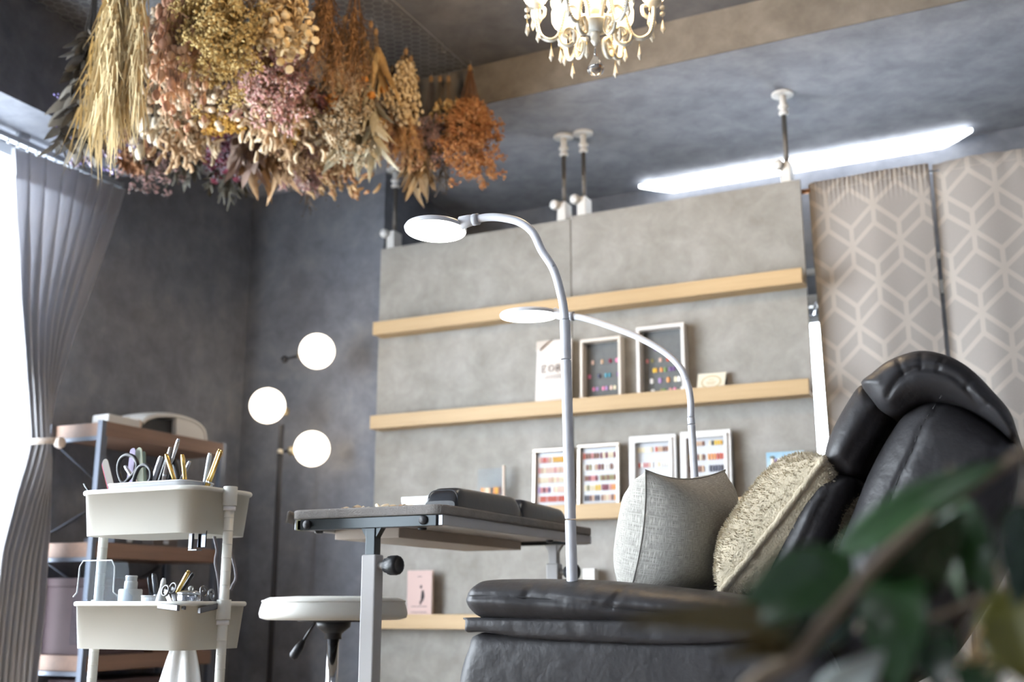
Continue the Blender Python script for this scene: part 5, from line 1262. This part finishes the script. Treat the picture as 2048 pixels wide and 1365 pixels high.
        full(.0012, .9); nn, ln, wd = dict(thicket=(60,.03,.0013), fern=(50,.03,.0038), wisp=(36,.045,.0011), thistle=(70,.022,.0016))[kind]
        for k in range(nn):
            t = R.uniform(.35, 1.0) if kind != 'wisp' else R.uniform(.6, 1.0); c = axis(t) + rv(.004); d = (DN*1.2 + rv(.55)).normalized()
            e = c + d*ln*R.uniform(.6, 1.3); sd = d.orthogonal()*wd; b.add([c-sd, c+sd, e+sd*.6, e-sd*.6], [(0,1,2,3)], 1 if k % 2 else 2)
            if k % 3 == 0: blob(b, e, .0032, 2)
    return b
PALF = dict(wheat=((150,128,92),(206,180,128),(206,180,128)), silver_leaf=((72,68,66),(82,78,74),(120,114,104)), mimosa=((134,110,72),(208,178,110),(190,158,94)), tan_fluff=((120,92,68),(178,140,100),(152,112,82)), orange_statice=((128,84,56),(202,138,80),(176,108,62)),
    pink_statice=((120,88,72),(222,166,160),(234,206,194)), lavender=((92,82,88),(110,100,150),(170,158,176)), crimson=((100,70,66),(140,56,76),(170,150,166)), rust=((116,78,58),(176,120,86),(200,156,108)), pink_grey=((104,88,80),(190,150,146),(150,134,130)), pale_fluff=((122,104,82),(206,186,152),(182,152,112)),
    nigella=((142,108,86),(188,136,108),(214,168,130)), poppy_pod=((130,108,88),(202,182,154),(178,148,118)), cotton_berry=((122,94,66),(226,200,154),(208,176,124)), eucalyptus_round=((132,102,66),(228,198,146),(206,172,116)), cream_curl=((124,98,74),(214,190,154),(186,152,114)), curl_tan=((116,82,58),(206,166,116),(176,126,86)), bunny_tail=((140,122,96),(224,212,188),(224,212,188)), orange_ball=((126,92,54),(214,138,56),(196,118,44)),
    yarrow_yellow=((124,98,62),(214,162,64),(190,132,56)), eucalyptus_long=((124,106,78),(196,184,152),(172,160,130)), mauve_leaf=((112,90,78),(176,152,138),(150,124,112)), strap_leaf=((150,116,70),(204,168,108),(186,146,88)), tan_leaf=((124,96,68),(190,152,110),(160,122,86)), brown_leaf=((104,84,62),(140,112,78),(176,142,96)), lunaria=((130,98,60),(214,182,122),(196,152,88)), lambs_ear=((104,102,96),(140,140,130),(118,116,108)),
    brown_star=((110,80,60),(164,112,76),(142,96,68)), peony_pink=((118,90,76),(212,156,150),(190,126,130)), orange_rose=((120,86,56),(214,148,72),(196,120,60)), thicket=((110,76,48),(150,108,66),(126,88,54)), fern=((92,88,78),(128,122,106),(112,108,96)), wisp=((96,86,76),(126,110,94),(112,98,84)), thistle=((130,94,60),(206,158,100),(186,132,80)), goldcluster=((124,98,62),(214,162,64),(190,132,56)))
_sp = {}
def protos(kind):
    if kind not in _sp:
        ms = [fm(kind + '_stem', PALF[kind][0]), fm(kind + '_a', PALF[kind][1], var=.12, vscale=60), fm(kind + '_b', PALF[kind][2], var=.12, vscale=60)]
        _sp[kind] = [sprig(kind).mesh('sprig_' + kind, ms) for _ in range(3)]
    return _sp[kind]
twine = mat('jute_twine', (150,118,82), .9)
FG = 'dried flower bunches hung from the netting'
def bunch(kind, x, yt, yb, hw, n, label, cat='dried flowers'):
    p = onZ(x, yt, NZ-.01); y_ = p.y; q = onY(x, yb, y_); Ltot = p.z - q.z; dist = (q-CAM).dot(FW); rad = hw*dist/F_PX
    t = thing('dried_flower_bunch', p, label, cat, FG)
    for k in range(n):
        o = bpy.data.objects.new('sprig', R.choice(protos(kind))); COL.objects.link(o); o.parent = t
        a = 2.399*k + R.uniform(-.3, .3); f = math.sqrt((k+.5)/n)*R.uniform(.9, 1.1); sp_ = math.atan2(rad*f, Ltot*.92)
        s = Ltot/.385*R.uniform(.84, 1.02)*(1 - .10*f)
        o.rotation_euler = (Matrix.Rotation(a, 3, 'Z') @ Matrix.Rotation(-sp_, 3, 'Y') @ Matrix.Rotation(R.uniform(0, 6.28), 3, 'Z')).to_euler()
        o.scale = (s, s, s)
    part(t, 'twine', MB().lathe([(.007,-.030),(.0085,-.024),(.0085,-.012),(.007,-.006)], p, n=12), twine)
    part(t, 'hook', MB().tube([p + Vector((0,0,-.02)), p + Vector((.004,0,.004)), p + Vector((0,0,.012))], .0014, 5), gal)
    return t
BUN = [
 ('wisp', 640, 170, 420, 40, 9, 'faint brown wispy bunch, lowest hanging of all the dried flowers'),
 ('curl_tan', 692, 140, 378, 55, 16, 'tan curly tipped bunch at the lower right, above the lamp head side'),
 ('pink_statice', 612, 160, 385, 40, 12, 'dusky pink statice bunch at the bottom centre, left of the tan curls'),
 ('crimson', 455, 130, 345, 40, 12, 'small crimson bunch low in the left half of the dried flowers'),
 ('fern', 470, 165, 395, 50, 16, 'grey green ferny bunch hanging below the crimson flowers'),
 ('lambs_ear', 395, 150, 375, 50, 10, 'dull grey leafy bunch low on the left of the crimson flowers'),
 ('mauve_leaf', 505, 100, 335, 48, 12, 'mauve brown broad leaf bunch below the big pink and cream flowers'),
 ('tan_leaf', 545, 120, 385, 38, 9, 'tan long leaf bunch with pointed tips reaching down at the centre'),
 ('tan_fluff', 592, 90, 345, 48, 16, 'fluffy tan brown bunch beside the mauve leaves'),
 ('pink_grey', 310, 140, 390, 40, 10, 'greyish pink sparse bunch hanging lowest on the left'),
 ('fern', 345, 130, 368, 45, 10, 'dark grey ferny bunch behind the bunny tails'),
 ('brown_star', 272, 100, 352, 34, 9, 'orange brown star shaped dried leaves just right of the purple flowers'),
 ('brown_leaf', 835, 150, 395, 38, 12, 'olive brown leafy bunch with a long pale tip at the lower right'),
 ('pink_grey', 862, 150, 345, 34, 10, 'small pinkish bunch between the olive leaves and the orange statice'),
 ('rust', 785, 130, 345, 42, 12, 'rust and tan bunch behind the upright pole, right of the curls'),
 ('orange_statice', 940, 128, 372, 62, 26, 'bright orange statice bunch, farthest right of the dried flowers'),
 ('lunaria', 897, 150, 268, 36, 9, 'papery honesty pods bunch just left of the orange statice'),
 ('wisp', 880, 150, 378, 40, 10, 'dark brown wispy bunch behind the honesty pods'),
 ('lavender', 210, -10, 330, 48, 16, 'purple lavender bunch under the dark leaves at the far left'),
 ('bunny_tail', 312, 60, 312, 40, 12, 'white bunny tail grass bunch below the pampas'),
 ('cream_curl', 395, 50, 312, 55, 16, 'cream curly bunch under the pink seed pods'),
 ('yarrow_yellow', 455, 20, 285, 42, 7, 'yellow flat yarrow heads left of the pink and cream flowers'),
 ('cream_curl', 565, 10, 292, 72, 24, 'large cream curled bunch in the middle below the pink statice'),
 ('pink_statice', 560, -20, 245, 66, 20, 'large pale pink statice bunch in the middle of the display'),
 ('thicket', 540, -40, 205, 60, 16, 'brown dry thicket bunch above the pink statice'),
 ('yarrow_yellow', 590, 40, 290, 26, 3, 'deep orange yarrow disc under the large cream curls'),
 ('eucalyptus_long', 728, 60, 312, 55, 14, 'pale long leaved eucalyptus bunch hanging right of centre'),
 ('cotton_berry', 812, 95, 262, 40, 16, 'cream berry bunch at the right, above the tan thistles'),
 ('cotton_berry', 822, 110, 210, 34, 8, 'smaller cream berry bunch above the other berries'),
 ('yarrow_yellow', 735, 80, 308, 40, 6, 'yellow yarrow heads below the pale eucalyptus'),
 ('peony_pink', 652, 30, 262, 30, 5, 'faded pink peonies right of the pink statice'),
 ('orange_ball', 742, 40, 212, 36, 5, 'orange ball flowers above the pale eucalyptus leaves'),
 ('orange_rose', 640, 20, 215, 40, 6, 'orange yellow rosebuds in the middle right of the display'),
 ('thistle', 805, 110, 332, 46, 16, 'tan spiky thistle bunch below the cream berries'),
 ('pale_fluff', 690, 30, 305, 42, 14, 'pale cream fluffy bunch left of the eucalyptus'),
 ('silver_leaf', 195, -60, 322, 36, 12, 'dark silver edged leaf bunch, leftmost of the dried flowers'),
 ('wheat', 248, -190, 290, 31, 12, 'golden pampas grass bunch hanging in front at the left'),
 ('wheat', 290, -190, 262, 20, 7, 'thinner golden grass bunch right beside the pampas'),
 ('poppy_pod', 338, -60, 228, 42, 12, 'cream round seed pod bunch right of the pampas grass'),
 ('nigella', 372, -150, 250, 52, 17, 'orange pink lantern pod bunch hanging in front'),
 ('poppy_pod', 420, -30, 245, 52, 13, 'beige round pod bunch behind the yellow mimosa'),
 ('mimosa', 452, -150, 190, 72, 24, 'fluffy yellow mimosa bunch at the top left of centre'),
 ('eucalyptus_round', 572, -130, 132, 70, 22, 'cream round leaved eucalyptus bunch at the top centre'),
 ('thicket', 655, -80, 178, 56, 18, 'dark brown twiggy bunch right of the round leaves'),
 ('thicket', 712, -50, 200, 48, 16, 'olive brown twiggy bunch beside the banded strap leaf'),
 ('strap_leaf', 752, 55, 205, 34, 6, 'broad golden strap leaf bunch at the upper right'),
]
for bn in BUN: bunch(*bn)
# golden band folded round the strap leaves
# ------------------------------------------------------------------ chandelier
CD = 2.9
cc = atD(1190, 60, CD); hx_, hy_ = cc.x, cc.y
def cz(py): return onY(1190, py, hy_).z
chw = mat('chandelier_cream_paint', (222,218,206), .35); beadm = mat('bead_crystal', (240,226,190), .12, trans=.35, spec=.8); crys = mat('cut_crystal', (250,240,220), .08, trans=.35, ior=1.5, spec=.8); shade = emitter('lit_shade_glass', (255,226,176), 3.4)
ch = thing('chandelier', (hx_, hy_, cz(152)), 'cream chandelier with beaded scroll arms and crystal drops, hanging at the top of the room', 'chandelier')
z0 = cz(58)
part(ch, 'bowl', MB().lathe([(r_, cz(q)-z0) for r_, q in ((.0125,66),(.022,63.5),(.0225,62.3),(.031,60.4),(.0315,59.2),(.039,57.3),(.0395,56.1),(.0465,54),(.0468,51.5),(.041,47.5),(.030,44),(.026,38),(0,38))], (hx_, hy_, z0), n=44), mat('chandelier_bowl_white', (196,198,194), .4))
part(ch, 'finial', MB().lathe([(.0125,cz(66)-z0),(.012,cz(74)-z0),(.0105,cz(79)-z0),(.012,cz(82)-z0),(.008,cz(87)-z0),(.004,cz(91)-z0),(0,cz(91)-z0)], (hx_, hy_, z0), n=24), chw)
part(ch, 'column', MB().lathe([(.026,0),(.024,.03),(.016,.05),(.019,.10),(.012,.14),(.02,.17),(.008,.19),(.005,.24),(0,.24)], (hx_, hy_, cz(41)), n=24), chw)
part(ch, 'rod', MB().tube([(hx_, hy_, cz(41)+.23), (hx_, hy_, ZC-.02)], .005, 8), chw)
part(ch, 'canopy', MB().lathe([(0,0),(.055,0),(.05,-.02),(.02,-.035),(0,-.035)], (hx_, hy_, ZC), n=28), chw)
zt, zb = cz(92), cz(151); hh = zt - zb
part(ch, 'teardrop', MB().lathe([(0,0),(.0018,-.02*hh),(.0028,-.12*hh),(.0042,-.26*hh),(.0075,-.42*hh),(.0150,-.58*hh),(.0205,-.72*hh),(.0218,-.80*hh),(.0197,-.90*hh),(.0122,-.975*hh),(0,-hh)], (hx_, hy_, zt), n=32), M['glass'], label='large clear glass teardrop')
def drop(parent, p, n, sc=1.0):
    b = MB(); z = 0
    q = Vector(p)
    cb = MB(); 
    for k in range(n):
        cb.lathe([(0,.0075*sc),(.0062*sc,.0035*sc),(.0075*sc,0),(.0062*sc,-.0035*sc),(0,-.0075*sc)], q + Vector((0,0,-.012*sc - k*.019*sc)), n=8, sm=False)
    base = q + Vector((0,0,-.010*sc - n*.019*sc))
    cb.lathe([(.0014,0),(.0030*sc,-.006*sc),(.0068*sc,-.026*sc),(0,-.040*sc)], base, n=6, sm=False)
    wv = MB().tube([q + Vector((0,0,.006)), base], .0006, 4)
    cr = part(parent, 'crystal_drop', cb, crys); part(cr, 'wire', wv, M['gold']); return cr
NA = 6
for k in range(NA):
    a = math.radians(24 + 360/NA*k); e = Vector((math.cos(a), math.sin(a), 0)); s_ = Vector((-math.sin(a), math.cos(a), 0))
    O = Vector((hx_, hy_, z0))
    # scroll: starts at the bowl, drops outward into a curl, sweeps up to the cup
    P = [(.030,.016),(.040,.050),(.058,.066),(.076,.050),(.084,.016),(.096,-.018),(.116,-.030),(.140,-.018),(.150,.012),(.154,.05),(.154,.074)]
    Q = smooth([O + e*r + Vector((0,0,z)) for r, z in P], 5)
    arm = part(ch, 'arm', MB().tube(Q, .0056, 8), chw)
    C = [(.096,-.018),(.088,-.040),(.070,-.046),(.054,-.034),(.052,-.012),(.064,.002),(.078,-.004),(.080,-.018),(.071,-.024)]
    Q2 = smooth([O + e*r + Vector((0,0,z)) for r, z in C], 5)
    sc = part(ch, 'scroll', MB().tube(Q2, .0052, 8), chw)
    bd = MB()
    for line in (Q[4:44], Q2):
        acc = 0
        for i in range(1, len(line)):
            p, q = line[i-1], line[i]; n_ = max(1, int((q-p).length/.0042))
            for j in range(n_):
                m_ = p.lerp(q, j/n_)
                for s in (-1, 1): blob(bd, m_ + s_*s*.0066, .0029, 0)
    part(ch, 'bead_trim', bd, beadm, stuff=True)
    cup = O + e*.154 + Vector((0,0,.072))
    part(ch, 'cup', MB().lathe([(.006,-.012),(.017,-.006),(.022,.004),(.020,.006),(0,.003)], cup, n=20), chw)
    part(ch, 'shade', MB().lathe([(.012,.004),(.026,.010),(.035,.028),(.036,.048),(.031,.064),(.038,.082),(.034,.081),(.027,.063),(.031,.048),(.030,.029),(.022,.014),(0,.012)], cup, n=32, lobes=8, lob=.035), shade, label='glowing frosted glass tulip shade')
    drop(ch, cup + e*.022 + Vector((0,0,-.002)), 2); drop(ch, cup - e*.010 + s_*.014 + Vector((0,0,-.010)), 0, 1.1)
    drop(ch, O + e*.114 + Vector((0,0,-.042)), 0); drop(ch, O + e*.064 + Vector((0,0,.002)), 0, .9); drop(ch, O + e*.148 + s_*.004 + Vector((0,0,.01)), 0)
    # outer decorative scroll high above
    P3 = [(.03,.16),(.07,.20),(.12,.19),(.165,.15),(.190,.105),(.178,.078),(.155,.084),(.152,.105),(.166,.112)]
    if k % 2 == 0:
        a2 = a + math.radians(30); e2 = Vector((math.cos(a2), math.sin(a2), 0)); s2 = Vector((-math.sin(a2), math.cos(a2), 0))
        Q3 = smooth([O + e2*r + Vector((0,0,z)) for r, z in P3], 6); part(ch, 'upper_scroll', MB().tube(Q3, .0046, 8), chw)
        bd = MB()
        for i in range(1, len(Q3)):
            n_ = max(1, int((Q3[i]-Q3[i-1]).length/.0046))
            for j in range(n_):
                m_ = Q3[i-1].lerp(Q3[i], j/n_)
                for s in (-1, 1): blob(bd, m_ + s2*s*.005, .0024, 0)
        part(ch, 'bead_trim', bd, beadm, stuff=True); drop(ch, O + e2*.188 + Vector((0,0,.10)), 0)
drop(ch, Vector((hx_-.016, hy_-.020, cz(74))), 1)
lamp_d = bpy.data.lights.new('chandelier_bulbs', 'POINT'); lamp_d.energy = 34; lamp_d.color = (1, .72, .42); lamp_d.shadow_soft_size = .09
lo = bpy.data.objects.new('chandelier_bulbs', lamp_d); COL.objects.link(lo); lo.parent = ch; lo.location = Vector((0, 0, z0 + .20 - cz(152)))

# ------------------------------------------------------------------ houseplant in the foreground
PD = .62; PK = .86
lg = mat('glossy_green_leaf', (46,76,40), .28, spec=.6, var=.25, vscale=14); lg2 = mat('dark_green_leaf', (26,48,28), .26, spec=.6, var=.25, vscale=14); ly = mat('yellowing_leaf', (84,82,24), .4, var=.25, vscale=12); lb = mat('browning_leaf', (84,72,40), .5, var=.25, vscale=14)
bark = mat('twig_bark', (112,98,82), .8, var=.2, vscale=40)
px0 = atD(1555, 1365, PD)
pot = (.02, .57)
pl = thing('potted_plant', (pot[0], pot[1], 0), 'leafy green potted plant close to the camera in the lower right', 'plant')
part(pl, 'pot', MB().lathe([(0,0),(.07,0),(.095,.16),(.10,.165),(.10,.175),(.09,.175),(.085,.15),(0,.15)], (pot[0], pot[1], 0), n=32), mat('grey_ceramic_pot', (176,174,170), .4))
part(pl, 'soil', MB().lathe([(.0855,.150),(.06,.156),(0,.158)], (pot[0], pot[1], 0), n=24), mat('potting_soil', (58,46,38), .95, bump=1, bscale=90))
def twig(pts, r0, r1, nm='branch'):
    P = smooth([p if isinstance(p, Vector) else atD(p[0], p[1], p[2]*PK) for p in pts], 6); n = len(P)
    part(pl, nm, MB().tube(P, [lerp(r0, r1, i/(n-1)) for i in range(n)], 8), bark)
S0 = Vector((pot[0], pot[1], .15))
twig([S0, Vector((-.06, .53, .30)), (1500, 1460, .645), (1600, 1310, .655), (1700, 1190, .665), (1800, 1085, .68), (1910, 1000, .70), (2070, 890, .71)], .0055, .0026)
twig([S0, Vector((.0, .58, .32)), (2000, 1420, .70), (1990, 1310, .70), (2010, 1190, .71), (2040, 1050, .72)], .005, .003)
twig([(2015, 1175, .71), (1960, 1200, .71), (1900, 1225, .715), (1820, 1255, .72)], .0022, .0014, 'twig')
def pleaf(a, b_, w_px, d0, d1, m_, turn=.3, fold=.18, label=None, k=1.0):
    d0 *= PK; d1 *= PK
    A = atD(a[0], a[1], d0); B = atD(b_[0], b_[1], d1); ax = B-A; L = ax.length; ax.normalize()
    view = ((A+B)/2 - CAM).normalized(); sd = ax.cross(view).normalized(); sd = (Matrix.Rotation(turn, 3, ax) @ sd); up = ax.cross(sd)
    w = w_px*(d0+d1)/2/F_PX; b = MB()
    def f(u, v):
        t = v; s = u*2-1; ww = w*math.sin(math.pi*(.02+.98*t)**.82)**.85 if t < 1 else 0
        return A + ax*L*t + sd*ww*s + up*(fold*ww*abs(s) + .10*L*math.sin(math.pi*t)*k)
    b.grid(f, 8, 18)
    o = part(pl, 'leaf', b, m_, fix=False, label=label); sl = o.modifiers.new('thickness', 'SOLIDIFY'); sl.thickness = .0008
    mr = MB().tube([Vector(f(.5, i/16)) - up*.0004 for i in range(16)], [.0009]*8 + [.0006]*8, 5); mm = part(o, 'midrib', mr, mat('leaf_midrib', (120,128,84), .5)) if False else None
    part(pl, 'petiole', MB().tube([A - ax*.015, A + ax*.002], .0011, 6), bark)
pleaf((1700,1120), (1452,1262), 68, .71, .66, lg, .2)
pleaf((1640,1290), (1238,1250), 40, .70, .62, lb, .6, label='browning leaf')
pleaf((1640,1300), (1430,1318), 30, .70, .64, lb, .4, label='browning lower leaf')
pleaf((1660,1130), (2010,925), 40, .72, .70, lg, -.4)
pleaf((1745,1225), (1935,1010), 58, .72, .68, lg2, .3)
pleaf((1790,1110), (1795,1400), 66, .72, .66, lg, .15)
pleaf((1850,1240), (1880,1400), 52, .71, .66, lg2, -.2)
pleaf((1915,1000), (1990,1200), 52, .73, .69, lg, .4)
pleaf((1905,985), (1930,1200), 34, .72, .70, lg, .9)
pleaf((2050,1010), (2030,1215), 58, .72, .68, lg2, -.3)
pleaf((2010,1180), (2075,1380), 74, .70, .66, ly, .3, label='yellowing leaf')
pleaf((1990,1310), (1940,1420), 50, .70, .66, lg2, .5)
pleaf((1640,1400), (1770,1300), 44, .70, .66, mat('silvery_leaf_back', (150,160,160), .4), .3, label='silvery leaf underside')
pleaf((1700,1180), (1560,1330), 50, .71, .66, lg2, -.3)
c = atD(1803, 1225, .70*PK); part(pl, 'bud', MB().ball(c, .0075, 12, sc=(1,1,1.2)), mat('pale_bud', (196,196,200), .35))
c = atD(1965, 1290, .69)
for a, b_ in (((1945,1330),(1960,1250)), ((1975,1350),(1985,1290))):
    pleaf(a, b_, 12, .69, .69, mat('tan_dry_tip', (214,176,122), .5), .2, label='dry tan leaf tip')
